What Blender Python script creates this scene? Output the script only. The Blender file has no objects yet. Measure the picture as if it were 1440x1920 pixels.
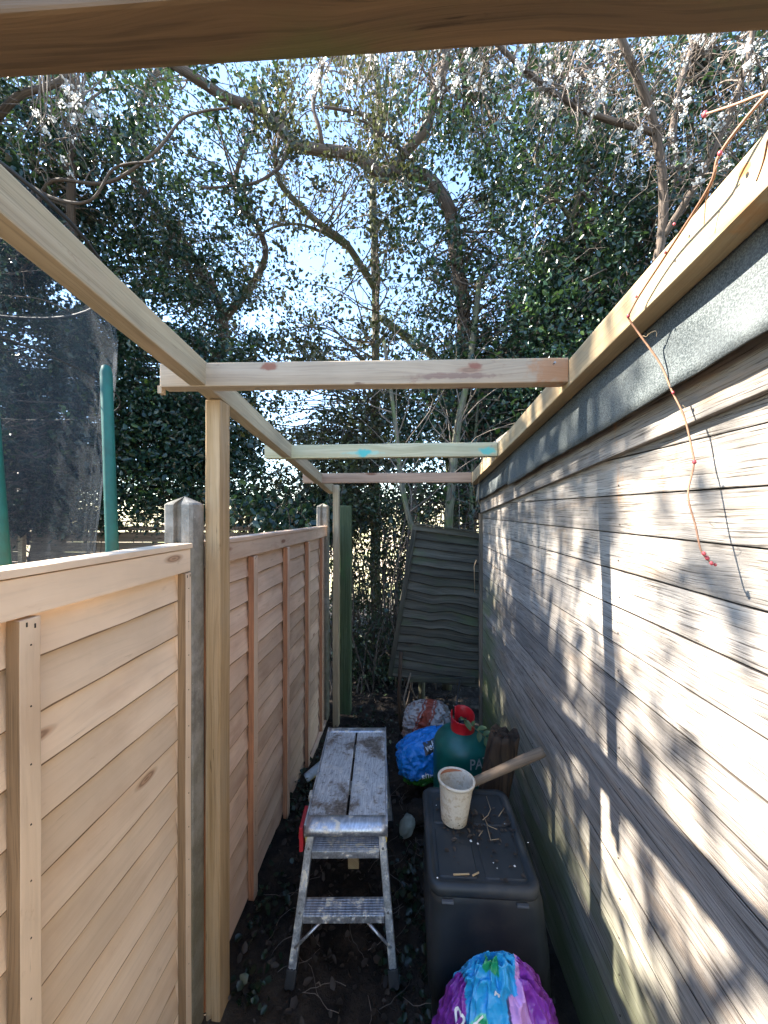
import bpy, bmesh, math, random
import numpy as np
from mathutils import Vector, Matrix, noise as mnoise
random.seed(7); RNG = np.random.default_rng(11)
S = bpy.context.scene
C = S.collection
H = 1.62                      # eye height above the local ground datum
YAW = math.radians(3.11)

# ---------------------------------------------------------------- camera
cd = bpy.data.cameras.new('camera'); cam = bpy.data.objects.new('camera', cd); C.objects.link(cam)
cam.location = (0, 0, H); cam.rotation_euler = (math.radians(90), 0, YAW)
cd.sensor_fit = 'VERTICAL'; cd.sensor_height = 36.0; cd.lens = 36.0 * 700 / 1920
cd.clip_start = 0.02; cd.clip_end = 900
S.camera = cam
S.render.resolution_x = 768; S.render.resolution_y = 1024

# ---------------------------------------------------------------- light
SUN = Vector((-1.0, 0.05, 0.97)).normalized()
w = bpy.data.worlds.new('World'); S.world = w; w.use_nodes = True
nt = w.node_tree; nt.nodes.clear()
sky = nt.nodes.new('ShaderNodeTexSky'); sky.sky_type = 'NISHITA'; sky.sun_disc = False
sky.sun_elevation = math.asin(SUN.z); sky.sun_rotation = math.atan2(SUN.x, SUN.y)
sky.air_density = 1.0; sky.dust_density = 0.0; sky.ozone_density = 2.0; sky.altitude = 50
bg = nt.nodes.new('ShaderNodeBackground'); bg.inputs['Strength'].default_value = 0.10
wo = nt.nodes.new('ShaderNodeOutputWorld')
nt.links.new(sky.outputs[0], bg.inputs[0]); nt.links.new(bg.outputs[0], wo.inputs[0])
sl = bpy.data.lights.new('sun', 'SUN'); sl.energy = 5.0; sl.angle = math.radians(0.53); sl.color = (1, .93, .82)
so = bpy.data.objects.new('sun', sl); C.objects.link(so)
so.rotation_euler = SUN.to_track_quat('Z', 'Y').to_euler(); so.location = (-6, 0, 8)
S.view_settings.view_transform = 'Standard'; S.view_settings.look = 'None'
S.view_settings.exposure = 2.9; S.view_settings.gamma = 1.0
S.render.engine = 'CYCLES'
S.cycles.max_bounces = 8; S.cycles.transparent_max_bounces = 12

# ---------------------------------------------------------------- helpers
FW = Vector((-math.sin(YAW), math.cos(YAW), 0)); RT = Vector((math.cos(YAW), math.sin(YAW), 0))
def P(px, py, D):
    return Vector((0, 0, H)) + FW * D + RT * ((px - 720) / 700 * D) + Vector((0, 0, (960 - py) / 700 * D))
def gz(x, y):                 # ground height
    return H - 1.50 - 0.07 * min(max(y, -1.0), 3.0)
def tag(o, label=None, cat=None, group=None, kind=None):
    if label: o['label'] = label
    if cat: o['category'] = cat
    if group: o['group'] = group
    if kind: o['kind'] = kind
    return o
def thing(name, label, cat, loc=(0, 0, 0), group=None):
    o = bpy.data.objects.new(name, None); C.objects.link(o); o.location = loc; o.empty_display_size = .1
    bpy.context.view_layer.update()
    return tag(o, label, cat, group)
def obj(name, bm, mats, parent=None, smooth=False, label=None):
    me = bpy.data.meshes.new(name); bm.to_mesh(me); bm.free()
    return mobj(name, me, mats, parent, smooth, label)
def mobj(name, me, mats, parent=None, smooth=False, label=None):
    o = bpy.data.objects.new(name, me); C.objects.link(o)
    for m in (mats if isinstance(mats, (list, tuple)) else [mats]): me.materials.append(m)
    if smooth: me.polygons.foreach_set('use_smooth', [True] * len(me.polygons))
    if parent:
        o.parent = parent; o.matrix_parent_inverse = Matrix.Translation(-Vector(parent.location)) if parent.parent is None else Matrix()
    if label: o['label'] = label
    return o
def uvl(bm): return bm.loops.layers.uv.verify()
def box(bm, c, s, grain=0, M=None, bevel=0.0, mat=0, seg=1, wob=0.0):
    """box centred c with size s; grain = axis of the wood grain; M optional matrix applied after."""
    uv = uvl(bm); a = [i for i in range(3) if i != grain]
    t = bmesh.new(); r = bmesh.ops.create_cube(t, size=1)
    for v in t.verts: v.co = Vector((v.co.x * s[0], v.co.y * s[1], v.co.z * s[2]))
    if seg > 1:
        es = [e for e in t.edges if abs((e.verts[0].co - e.verts[1].co)[grain]) > 1e-6]
        bmesh.ops.subdivide_edges(t, edges=es, cuts=seg - 1, use_grid_fill=True)
    if bevel > 0:
        es = [e for e in t.edges if e.calc_face_angle(0) > .5]
        bmesh.ops.bevel(t, geom=es, offset=bevel, segments=2, affect='EDGES', profile=.6)
    ox, oy = random.uniform(0, 40), random.uniform(0, 40)
    vm = {}
    for v in t.verts:
        p = v.co.copy()
        q = p + Vector(c)
        if wob:
            n = mnoise.noise_vector(Vector((q.x * 3 + ox, q.y * 3 + oy, q.z * 3)))
            q = q + Vector(n) * wob
        if M: q = M @ q
        vm[v] = bm.verts.new(q)
    for f in t.faces:
        try: nf = bm.faces.new([vm[v] for v in f.verts])
        except ValueError: continue
        nf.material_index = mat
        for l, tl in zip(nf.loops, f.loops):
            k = tl.vert.co
            l[uv].uv = (k[grain] + ox, k[a[0]] + k[a[1]] + oy)
    t.free()
def tube(bm, pts, rads, sides=6, cap=True, mat=0, smooth=True):
    pts = [Vector(p) for p in pts]; n = len(pts)
    if not isinstance(rads, (list, tuple)): rads = [rads] * n
    uv = uvl(bm); rings = []; up = None; L = 0; oo = random.uniform(0, 30)
    for i, p in enumerate(pts):
        d = (pts[min(i + 1, n - 1)] - pts[max(i - 1, 0)])
        if d.length < 1e-9: d = Vector((0, 0, 1))
        d.normalize()
        if up is None:
            up = Vector((0, 0, 1)) if abs(d.z) < .9 else Vector((1, 0, 0))
        x = up - d * up.dot(d)
        if x.length < 1e-4: x = d.orthogonal()
        x.normalize(); up = x; y = d.cross(x)
        rings.append([bm.verts.new(p + (x * math.cos(2 * math.pi * k / sides) + y * math.sin(2 * math.pi * k / sides)) * rads[i]) for k in range(sides)])
    for i in range(n - 1):
        l0 = L; L += (pts[i + 1] - pts[i]).length
        for k in range(sides):
            k2 = (k + 1) % sides
            f = bm.faces.new((rings[i][k], rings[i][k2], rings[i + 1][k2], rings[i + 1][k]))
            f.smooth = smooth; f.material_index = mat
            cs = 6.283 * rads[0] / sides
            for l, (u_, v_) in zip(f.loops, ((l0, k * cs), (l0, (k + 1) * cs), (L, (k + 1) * cs), (L, k * cs))): l[uv].uv = (u_ + oo, v_ + oo)
    if cap and sides > 2:
        for r, s_ in ((rings[0], -1), (rings[-1], 1)):
            f = bm.faces.new(r if s_ > 0 else r[::-1]); f.material_index = mat
def lathe(bm, prof, n=32, M=None, mat=0):
    rings = []
    for r, z in prof:
        ring = []
        for k in range(n):
            a = 2 * math.pi * k / n; p = Vector((r * math.cos(a), r * math.sin(a), z))
            ring.append(bm.verts.new(M @ p if M else p))
        rings.append(ring)
    for i in range(len(rings) - 1):
        for k in range(n):
            f = bm.faces.new((rings[i][k], rings[i][(k + 1) % n], rings[i + 1][(k + 1) % n], rings[i + 1][k])); f.smooth = True; f.material_index = mat
    return rings
def smooth_path(ctrl, n=8):
    """Catmull-Rom through (point, radius) controls"""
    out = []; m = len(ctrl)
    for i in range(m - 1):
        p0, p1, p2, p3 = ctrl[max(i - 1, 0)], ctrl[i], ctrl[i + 1], ctrl[min(i + 2, m - 1)]
        for j in range(n):
            t = j / n; t2 = t * t; t3 = t2 * t
            q = .5 * ((2 * p1[0]) + (p2[0] - p0[0]) * t + (2 * p0[0] - 5 * p1[0] + 4 * p2[0] - p3[0]) * t2 + (3 * p1[0] - p0[0] - 3 * p2[0] + p3[0]) * t3)
            out.append((q, p1[1] + (p2[1] - p1[1]) * t))
    out.append(ctrl[-1]); return out

# ---------------------------------------------------------------- materials
class NT:
    def __init__(s, name):
        s.m = bpy.data.materials.new(name); s.m.use_nodes = True; s.t = s.m.node_tree; s.n = s.t.nodes; s.n.clear()
        s.out = s.n.new('ShaderNodeOutputMaterial'); s.bsdf = s.n.new('ShaderNodeBsdfPrincipled')
        s.t.links.new(s.bsdf.outputs[0], s.out.inputs[0])
    def L(s, a, b): s.t.links.new(a, b)
    def put(s, inp, v):
        if isinstance(v, bpy.types.NodeSocket): s.L(v, inp)
        elif v is not None:
            if isinstance(v, (tuple, list)) and len(v) == 3 and inp.type == 'RGBA': v = (*v, 1)
            inp.default_value = v
    def uv(s): return s.n.new('ShaderNodeTexCoord').outputs['UV']
    def ob(s): return s.n.new('ShaderNodeTexCoord').outputs['Object']
    def geo(s): return s.n.new('ShaderNodeNewGeometry').outputs['Position']
    def map(s, v, sc=(1, 1, 1), loc=(0, 0, 0)):
        m = s.n.new('ShaderNodeMapping'); s.L(v, m.inputs[0]); m.inputs['Scale'].default_value = sc; m.inputs['Location'].default_value = loc; return m.outputs[0]
    def noise(s, v, scale=5, det=5, rough=.55, dist=0, col=False):
        m = s.n.new('ShaderNodeTexNoise'); s.L(v, m.inputs['Vector']); m.inputs['Scale'].default_value = scale
        m.inputs['Detail'].default_value = det; m.inputs['Roughness'].default_value = rough; m.inputs['Distortion'].default_value = dist
        return m.outputs['Color' if col else 'Fac']
    def vor(s, v, scale=5, feat='F1', rnd=1.0, out='Distance'):
        m = s.n.new('ShaderNodeTexVoronoi'); s.L(v, m.inputs['Vector']); m.feature = feat; m.inputs['Scale'].default_value = scale; m.inputs['Randomness'].default_value = rnd
        return m.outputs[out]
    def math(s, op, a, b=None, c=None, clamp=False):
        m = s.n.new('ShaderNodeMath'); m.operation = op; m.use_clamp = clamp
        s.put(m.inputs[0], a); s.put(m.inputs[1], b); s.put(m.inputs[2], c); return m.outputs[0]
    def rng(s, v, a, b, c=0.0, d=1.0, smooth=True):
        m = s.n.new('ShaderNodeMapRange'); m.interpolation_type = 'SMOOTHSTEP' if smooth else 'LINEAR'
        s.put(m.inputs['Value'], v); m.inputs['From Min'].default_value = a; m.inputs['From Max'].default_value = b
        m.inputs['To Min'].default_value = c; m.inputs['To Max'].default_value = d; return m.outputs[0]
    def mix(s, f, a, b, mode='MIX'):
        m = s.n.new('ShaderNodeMix'); m.data_type = 'RGBA'; m.blend_type = mode
        s.put(m.inputs[0], f); s.put(m.inputs[6], a); s.put(m.inputs[7], b); return m.outputs[2]
    def ramp(s, f, stops):
        m = s.n.new('ShaderNodeValToRGB'); s.L(f, m.inputs[0]); e = m.color_ramp.elements
        while len(e) < len(stops): e.new(.5)
        for k, (p, c) in enumerate(stops): e[k].position = p; e[k].color = (*c, 1)
        return m.outputs[0]
    def sep(s, v):
        m = s.n.new('ShaderNodeSeparateXYZ'); s.L(v, m.inputs[0]); return m.outputs
    def comb(s, x, y, z):
        m = s.n.new('ShaderNodeCombineXYZ'); s.put(m.inputs[0], x); s.put(m.inputs[1], y); s.put(m.inputs[2], z); return m.outputs[0]
    def attr(s, n, out='Fac'):
        m = s.n.new('ShaderNodeAttribute'); m.attribute_name = n; return m.outputs[out]
    def bump(s, h, st=.3, d=.01, nrm=None):
        m = s.n.new('ShaderNodeBump'); s.L(h, m.inputs['Height']); m.inputs['Strength'].default_value = st; m.inputs['Distance'].default_value = d
        if nrm: s.L(nrm, m.inputs['Normal'])
        return m.outputs[0]
    def fin(s, col=None, rough=.6, nrm=None, metal=0, spec=.5, **k):
        s.put(s.bsdf.inputs['Base Color'], col); s.put(s.bsdf.inputs['Roughness'], rough); s.put(s.bsdf.inputs['Metallic'], metal)
        s.put(s.bsdf.inputs['Specular IOR Level'], spec)
        if nrm: s.L(nrm, s.bsdf.inputs['Normal'])
        for a, b in k.items(): s.put(s.bsdf.inputs[a.replace('_', ' ')], b)
        return s.m

def wood(name, light, dark, knotc, grain=40, lines=.5, knots=1.0, bump=.35, rough=.75, patch=None, patchc=None, cracks=0.0, tone=.0, spots=()):
    t = NT(name); uv = t.uv(); x, y, z = t.sep(uv)
    kv = t.comb(t.math('MULTIPLY', x, 2.2), t.math('MULTIPLY', y, 8.0), 0)
    kd = t.vor(kv, 1.0)
    near = t.rng(kd, 0, .45, 1, 0)
    wy = t.math('ADD', y, t.math('MULTIPLY', near, .018))
    wy = t.math('ADD', wy, t.math('MULTIPLY', t.noise(t.comb(t.math('MULTIPLY', x, 2.0), t.math('MULTIPLY', y, 3), 0), 1, 3), .03))
    gv = t.comb(t.math('MULTIPLY', x, 1.2), t.math('MULTIPLY', wy, grain), 0)
    g1 = t.noise(gv, 1.0, 4, .6)
    g2 = t.noise(t.comb(t.math('MULTIPLY', x, 4), t.math('MULTIPLY', wy, grain * 6), 0), 1.0, 3, .6)
    col = t.mix(t.rng(g1, .3, .7), dark, light)
    col = t.mix(t.math('MULTIPLY', t.rng(g2, .5, .35), lines), col, tuple(c * .45 for c in dark))
    if patchc:
        pn = t.noise(t.comb(t.math('MULTIPLY', x, 2.5), t.math('MULTIPLY', y, 6), 0), 1.3, 5, .6)
        col = t.mix(t.math('MULTIPLY', t.rng(pn, .5, .72), patch or .6), col, patchc)
    km = t.math('MULTIPLY', t.rng(kd, .11, .05, 0, 1), knots)
    kr = t.math('SINE', t.math('MULTIPLY', kd, 150))
    col = t.mix(km, col, t.mix(t.rng(kr, -1, 1), knotc, tuple(c * .6 for c in knotc)))
    if tone:
        bt = t.noise(t.comb(t.math('MULTIPLY', x, .25), t.math('MULTIPLY', y, 1.1), 0), 1, 2)
        col = t.mix(tone, col, t.mix(t.rng(bt, .35, .65), (.60, .56, .50), (1.22, 1.2, 1.18)), 'MULTIPLY')
    if cracks:
        cn = t.noise(t.comb(t.math('MULTIPLY', x, 7), t.math('MULTIPLY', wy, 130), 0), 1.0, 3, .5); cm = t.noise(t.comb(t.math('MULTIPLY', x, 5), t.math('MULTIPLY', y, 14), 3), 1.0, 4)
        col = t.mix(t.math('MULTIPLY', t.math('MULTIPLY', t.rng(cn, .66, .70), t.rng(cm, .56, .62)), cracks), col, tuple(c * .35 for c in knotc))
        st = t.noise(t.comb(t.math('MULTIPLY', x, 9), t.math('MULTIPLY', y, 20), 9), 1.0, 6, .7)
        col = t.mix(t.math('MULTIPLY', t.rng(st, .62, .72), cracks * .6), col, tuple(c * .8 for c in knotc))
    for (loc, ex, cc, am) in spots:
        v = t.n.new('ShaderNodeVectorMath'); v.operation = 'SUBTRACT'; t.L(t.geo(), v.inputs[0]); v.inputs[1].default_value = loc
        v2 = t.n.new('ShaderNodeVectorMath'); v2.operation = 'DIVIDE'; t.L(v.outputs[0], v2.inputs[0]); v2.inputs[1].default_value = ex
        v3 = t.n.new('ShaderNodeVectorMath'); v3.operation = 'LENGTH'; t.L(v2.outputs[0], v3.inputs[0])
        dn_ = t.math('ADD', v3.outputs['Value'], t.math('MULTIPLY', t.math('SUBTRACT', t.noise(t.geo(), 45, 4), .5), 1.3))
        col = t.mix(t.rng(dn_, 1.0, .45, 0, am), col, cc)
    big = t.noise(t.ob(), 4, 4)
    col = t.mix(.35, col, t.mix(t.rng(big, .3, .7), (.72, .72, .72), (1.15, 1.15, 1.15)), 'MULTIPLY')
    hgt = t.math('ADD', t.math('MULTIPLY', g2, .6), g1)
    return t.fin(col, rough, t.bump(hgt, bump, .004), spec=.3)

M = {}
M['pergola'] = wood('treated_pine', (.43, .34, .22), (.31, .235, .145), (.20, .10, .045), 35, .35, 1, .35, patch=.45, patchc=(.38, .265, .175), cracks=.8)
M['near_joist'] = wood('dark_brown_pine', (.165, .10, .05), (.10, .062, .032), (.05, .025, .012), 30, .5, .8, .5, patch=.8, patchc=(.10, .095, .035), cracks=.6)  # near joist in a darker brown than the other timbers
J2 = P(682, 850, 1.87); J2b = P(912, 847, 1.84)
M['joist_green'] = wood('green_tinted_pine', (.54, .48, .31), (.42, .37, .22), (.25, .14, .06), 30, .25, .6, .25, patch=.4, patchc=(.44, .46, .30), cracks=.4,
    spots=[((J2.x, J2.y, J2.z), (.14, .2, .012), (.30, .58, .47), .55), ((J2.x, J2.y, J2.z), (.045, .2, .026), (.08, .42, .38), .95), ((J2b.x, J2b.y, J2b.z), (.05, .2, .024), (.10, .45, .40), .9)])
M['joist_pink'] = wood('pink_tinted_pine', (.46, .30, .20), (.32, .20, .13), (.2, .08, .04), 30, .35, .9, .3, cracks=.6)
q1, q2, q3, q4 = P(503, 686, 1.06), P(888, 688, 1.05), P(1045, 690, 1.03), P(850, 706, 1.05)
M['joist_grey'] = wood('pale_grey_pine', (.47, .375, .27), (.35, .27, .185), (.30, .13, .08), 30, .3, .6, .3, patch=.5, patchc=(.40, .28, .20), cracks=.8,
    spots=[(tuple(q1), (.028, .2, .015), (.26, .10, .06), .9), (tuple(q2), (.026, .2, .014), (.25, .09, .06), .85), (tuple(q3), (.10, .2, .06), (.42, .19, .08), .75), (tuple(q4), (.16, .2, .012), (.20, .12, .10), .7)])
b1, b2, b3 = P(1372, 318, .50), P(1368, 345, .51), P(1330, 420, .53)
M['sun_beam'] = wood('sunlit_pine', (.44, .335, .20), (.32, .23, .125), (.26, .12, .04), 35, .3, .9, .3, patch=.5, patchc=(.40, .25, .13), cracks=.6,
    spots=[(tuple(b1), (.2, .016, .010), (.45, .16, .03), .9), (tuple(b3), (.2, .05, .008), (.42, .2, .07), .6)])
M['amber_post'] = wood('amber_pine', (.47, .325, .185), (.34, .215, .10), (.12, .08, .03), 34, .4, .9, .35, patch=.4, patchc=(.38, .295, .20), cracks=.7)
M['fence'] = wood('peach_painted_softwood', (.79, .61, .44), (.73, .55, .385), (.46, .27, .16), 14, .10, .9, .3, patch=.35, patchc=(.54, .35, .22), cracks=.55, tone=.35)
M['fence_far'] = wood('rosy_painted_softwood', (.72, .53, .39), (.62, .43, .31), (.38, .19, .12), 14, .14, 1, .4, patch=.7, patchc=(.47, .29, .20), cracks=.7, tone=.45)
M['fence_cut'] = wood('raw_batten_side', (.34, .22, .12), (.24, .15, .08), (.12, .07, .04), 40, .5, .5, .3)
M['fence_red'] = wood('red_batten_side', (.46, .22, .12), (.33, .15, .08), (.15, .07, .04), 40, .5, .5, .3)
M['fence_edge'] = wood('bark_edge_lap_shade', (.30, .19, .11), (.16, .095, .055), (.1, .06, .04), 40, .5, .2, .3)  # bark-brown lip, kept dark to paint the shadow line below each board
M['old_grey'] = wood('old_grey_board', (.105, .10, .078), (.045, .043, .033), (.04, .03, .02), 30, .6, .8, .6, patch=.6, patchc=(.06, .09, .035), tone=.7)
M['back_fence'] = wood('brown_grey_board', (.20, .155, .115), (.11, .085, .06), (.05, .03, .02), 40, .6, .8, .5)
M['rotten'] = wood('rotten_wood', (.10, .062, .036), (.02, .013, .009), (.01, .008, .005), 14, .8, .3, 1.0, rough=.85, cracks=.8)
M['handle'] = wood('worn_handle_wood', (.26, .19, .13), (.17, .12, .08), (.09, .06, .04), 40, .4, .2, .2)
M['mossy_post'] = wood('mossy_post_wood', (.10, .13, .07), (.045, .07, .03), (.03, .03, .02), 45, .7, .5, .5, patch=.7, patchc=(.05, .12, .04))
M['offcut'] = wood('pale_offcut', (.45, .33, .18), (.34, .23, .12), (.2, .1, .05), 30)

def shed_wood():
    t = NT('weathered_shed_board'); uv = t.uv(); x, y, z = t.sep(uv)
    kd = t.vor(t.comb(t.math('MULTIPLY', x, 3.4), t.math('MULTIPLY', y, 8.5), 0), 1.0)
    near = t.rng(kd, 0, .5, 1, 0)
    wy = t.math('ADD', y, t.math('MULTIPLY', near, .010))
    wy = t.math('ADD', wy, t.math('MULTIPLY', t.noise(t.comb(t.math('MULTIPLY', x, 2.0), t.math('MULTIPLY', y, 3), 0), 1, 3), .016))
    g1 = t.noise(t.comb(t.math('MULTIPLY', x, 3.5), t.math('MULTIPLY', wy, 40), 0), 1.0, 6, .65)
    g2 = t.noise(t.comb(t.math('MULTIPLY', x, 7.0), t.math('MULTIPLY', wy, 260), 0), 1.0, 4, .7)
    col = t.mix(t.rng(g1, .28, .72), (.22, .20, .18), (.42, .39, .355))
    col = t.mix(t.rng(g2, .50, .34), col, (.06, .05, .043))
    bt = t.noise(t.comb(t.math('MULTIPLY', x, .2), t.math('MULTIPLY', y, 1.3), 0), 1, 2)
    col = t.mix(.8, col, t.mix(t.rng(bt, .35, .65), (.62, .60, .58), (1.12, 1.08, 1.02)), 'MULTIPLY')
    tone = t.noise(t.comb(t.math('MULTIPLY', x, 2.4), t.math('MULTIPLY', y, 9), 0), 1.0, 6, .65)
    col = t.mix(t.math('MULTIPLY', t.rng(tone, .52, .75), .6), col, (.33, .225, .14))
    col = t.mix(t.math('MULTIPLY', t.rng(tone, .45, .25), .65), col, (.12, .115, .115))
    km = t.rng(kd, .062, .035, 0, .85)
    col = t.mix(km, col, t.mix(t.rng(t.math('SINE', t.math('MULTIPLY', kd, 260)), -1, 1), (.10, .07, .05), (.27, .18, .12)))
    p = t.geo(); px_, py_, pz_ = t.sep(p)
    st = t.noise(t.map(p, (3, 3, .8)), 2.2, 5, .65)
    rust = t.math('MULTIPLY', t.rng(st, .66, .74), .6)
    col = t.mix(rust, col, (.36, .17, .06))
    an = t.noise(t.map(p, (1, 1.2, 3)), 2.6, 6, .6)
    low = t.rng(t.math('ADD', pz_, t.math('MULTIPLY', an, .9)), 1.28, .72)
    alg = t.math('MULTIPLY', low, t.rng(an, .3, .62))
    col = t.mix(t.math('MULTIPLY', alg, .85), col, (.125, .15, .055))
    far = t.math('MULTIPLY', t.math('MULTIPLY', t.rng(py_, 2.0, 2.5), t.rng(pz_, 1.35, .9)), t.rng(an, .35, .6))
    col = t.mix(t.math('MULTIPLY', far, .6), col, (.14, .20, .06))
    return t.fin(col, .78, t.bump(t.math('ADD', g2, t.math('MULTIPLY', g1, .7)), .7, .004), spec=.25)
M['shed'] = shed_wood()

def flat(name, col, rough=.5, metal=0, spec=.5, var=.15, scale=8, bump=0, dirt=None, dirtamt=.5, dscale=9):
    t = NT(name); o = t.ob(); n = t.noise(o, scale, 6, .6)
    c = t.mix(t.rng(n, .3, .7), tuple(x * (1 - var) for x in col), tuple(min(1, x * (1 + var)) for x in col))
    if dirt: c = t.mix(t.math('MULTIPLY', t.rng(t.noise(o, dscale, 8, .7), .48, .68), dirtamt), c, dirt)
    nr = t.bump(n, bump, .005) if bump else None
    r = t.math('ADD', t.math('MULTIPLY', n, .25), rough - .12, clamp=True)
    return t.fin(c, r, nr, metal, spec)

def concrete():
    t = NT('concrete'); o = t.ob()
    a = t.noise(o, 14, 8, .7); b = t.noise(o, 90, 4, .7); c = t.noise(o, 5, 5, .6)
    col = t.mix(t.rng(a, .35, .65), (.17, .155, .13), (.31, .29, .255))
    col = t.mix(t.rng(b, .6, .75), col, (.42, .41, .37))
    z = t.sep(t.geo())[2]
    col = t.mix(t.math('MULTIPLY', t.rng(c, .4, .7), .55), col, (.15, .13, .075))
    col = t.mix(t.math('MULTIPLY', t.rng(z, .9, .4), .5), col, (.13, .12, .07))
    return t.fin(col, .9, t.bump(t.math('ADD', a, b), .5, .004), spec=.2)
M['concrete'] = concrete()

def felt():
    t = NT('mineral_roofing_felt'); o = t.ob()
    a = t.noise(o, 320, 3, .8); b = t.noise(o, 6, 5, .6)
    col = t.mix(t.rng(a, .42, .6), (.035, .043, .044), (.115, .13, .13))
    col = t.mix(t.math('MULTIPLY', t.rng(b, .45, .7), .4), col, (.14, .15, .15))
    return t.fin(col, .9, t.bump(a, .6, .003), spec=.3)
M['felt'] = felt()

def soil():
    t = NT('dark_soil'); g = t.geo(); x, y, z = t.sep(g)
    a = t.noise(g, 9, 8, .7); b = t.noise(g, 60, 5, .7); c = t.noise(g, 2.2, 4, .6)
    col = t.mix(t.rng(a, .35, .7), (.010, .008, .007), (.05, .037, .027))
    col = t.mix(t.math('MULTIPLY', t.rng(b, .6, .75), .5), col, (.10, .08, .06))
    pale = t.math('MULTIPLY', t.rng(c, .45, .65), t.rng(y, 1.5, 1.0))
    col = t.mix(t.math('MULTIPLY', pale, .6), col, (.085, .066, .046))
    far = t.rng(y, 6.5, 9.0)
    fn = t.noise(t.map(g, (.15, .15, .15)), 3, 5)
    fc = t.mix(t.rng(fn, .35, .65), (.42, .32, .24), (.30, .31, .14))
    col = t.mix(far, col, fc)
    return t.fin(col, .9, t.bump(t.math('ADD', a, b), .9, .02), spec=.25)
M['soil'] = soil()

def alu():
    t = NT('paint_splashed_aluminium'); o = t.ob(); u = t.uv()
    a = t.noise(o, 28, 8, .75); b = t.noise(t.map(o, (1, .15, 1)), 140, 3, .6); c = t.noise(o, 7, 6, .6)
    col = t.mix(t.rng(b, .3, .7), (.36, .38, .42), (.58, .60, .64))
    col = t.mix(t.rng(a, .56, .60), col, (.66, .62, .52))
    sp = t.vor(o, 70); col = t.mix(t.math('MULTIPLY', t.rng(sp, .2, .14), t.rng(c, .5, .6)), col, (.75, .73, .68))
    return t.fin(col, t.rng(a, .4, .7, .38, .6), t.bump(b, .15, .001), metal=t.rng(a, .60, .52, 0, .85))
M['alu'] = alu()
def deckm():
    t = NT('muddy_aluminium_deck'); o = t.ob()
    a = t.noise(o, 22, 9, .8); b = t.noise(t.map(o, (1, .12, 1)), 170, 4, .7); c = t.noise(o, 5.5, 8, .72); d = t.noise(o, 75, 5, .8)
    col = t.mix(t.rng(b, .35, .7), (.33, .345, .36), (.58, .585, .58))
    col = t.mix(t.rng(a, .52, .62), col, (.60, .58, .52))
    col = t.mix(t.rng(d, .56, .66), col, (.10, .085, .07))
    col = t.mix(t.rng(c, .50, .60), col, t.mix(t.rng(d, .4, .6), (.085, .065, .05), (.20, .17, .14)))
    return t.fin(col, .62, t.bump(t.math('ADD', a, b), .4, .002), metal=t.rng(a, .52, .4, 0, .35))
M['deck'] = deckm()
M['clip'] = flat('pale_grey_clip', (.10, .11, .12), .5)
M['black_rubber'] = flat('black_rubber', (.02, .021, .023), .55)
M['red_plastic'] = flat('red_plastic', (.42, .02, .03), .45, dirt=(.1, .02, .02))
M['gas_red'] = flat('gas_collar_red', (.55, .012, .018), .38, var=.1, dirt=(.2, .02, .02), dirtamt=.4)
M['gas_green'] = flat('gas_cylinder_green', (.006, .105, .082), .33, var=.12, dirt=(.012, .06, .05), dirtamt=.6, dscale=6)
M['white_paint'] = flat('faded_white_lettering', (.42, .45, .43), .6, dirt=(.1, .16, .14), dirtamt=.5, dscale=60)
M['yellow_tape'] = flat('yellow_plastic', (.55, .42, .10), .5, dirt=(.3, .28, .2))
def boxm():
    t = NT('dark_grey_plastic'); o = t.ob(); a = t.noise(o, 7, 7, .65); b = t.noise(o, 120, 3, .6)
    col = t.mix(t.rng(a, .35, .7), (.016, .021, .024), (.030, .034, .036))
    col = t.mix(t.math('MULTIPLY', t.rng(a, .55, .75), .35), col, (.085, .07, .055))
    return t.fin(col, t.rng(a, .3, .7, .42, .62), t.bump(b, .12, .001), spec=.4)
M['bin'] = boxm()
def potm():
    t = NT('dirty_cream_plastic'); o = t.ob(); x, y, z = t.sep(o)
    a = t.noise(o, 40, 8, .75); sp = t.vor(o, 95)
    low = t.rng(z, .07, .0)
    col = t.mix(t.rng(a, .35, .7), (.50, .45, .36), (.70, .66, .57))
    col = t.mix(t.math('MULTIPLY', t.rng(a, .48, .58), .75), col, (.36, .28, .18))
    col = t.mix(t.math('MULTIPLY', t.rng(sp, .28, .2), low), col, (.07, .05, .035))
    return t.fin(col, .55, t.bump(a, .15, .002))
M['pot'] = potm()
M['terracotta'] = flat('orange_stained_rim', (.36, .13, .06), .7)
M['compost'] = flat('dry_compost', (.30, .25, .19), .95, dirt=(.10, .07, .05), dscale=40, bump=.6, scale=30)
M['pole_green'] = flat('green_foam_sleeve', (.0, .075, .062), .6, var=.15, dirt=(.0, .04, .035), dirtamt=.6, bump=.4, scale=25)
M['steel'] = flat('galvanised_steel', (.3, .3, .3), .4, .8)
M['mat_black'] = flat('trampoline_mat', (.02, .02, .02), .7)
M['stone'] = flat('pale_stone', (.22, .24, .20), .9, bump=.6, scale=14, dirt=(.08, .08, .06))
M['stem_red'] = flat('vine_stem_bark', (.22, .11, .06), .6, scale=60, bump=.3)
M['stem_pale'] = flat('vine_tendril', (.30, .22, .13), .7)
M['bud'] = flat('red_vine_bud', (.34, .05, .06), .45)
M['near_black'] = flat('near_black_brown', (.02, .016, .013), .9)  # painted shade at board gaps and lips; also ink, holes and nails
M['joint'] = flat('board_gap_shade_and_nails', (.045, .034, .026), .95)  # shade of the board gaps put into the colour; nail heads share it
M['dropping'] = flat('white_speck', (.75, .74, .70), .7)
M['hook'] = flat('rusty_wire', (.22, .16, .12), .6, .3)

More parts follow.
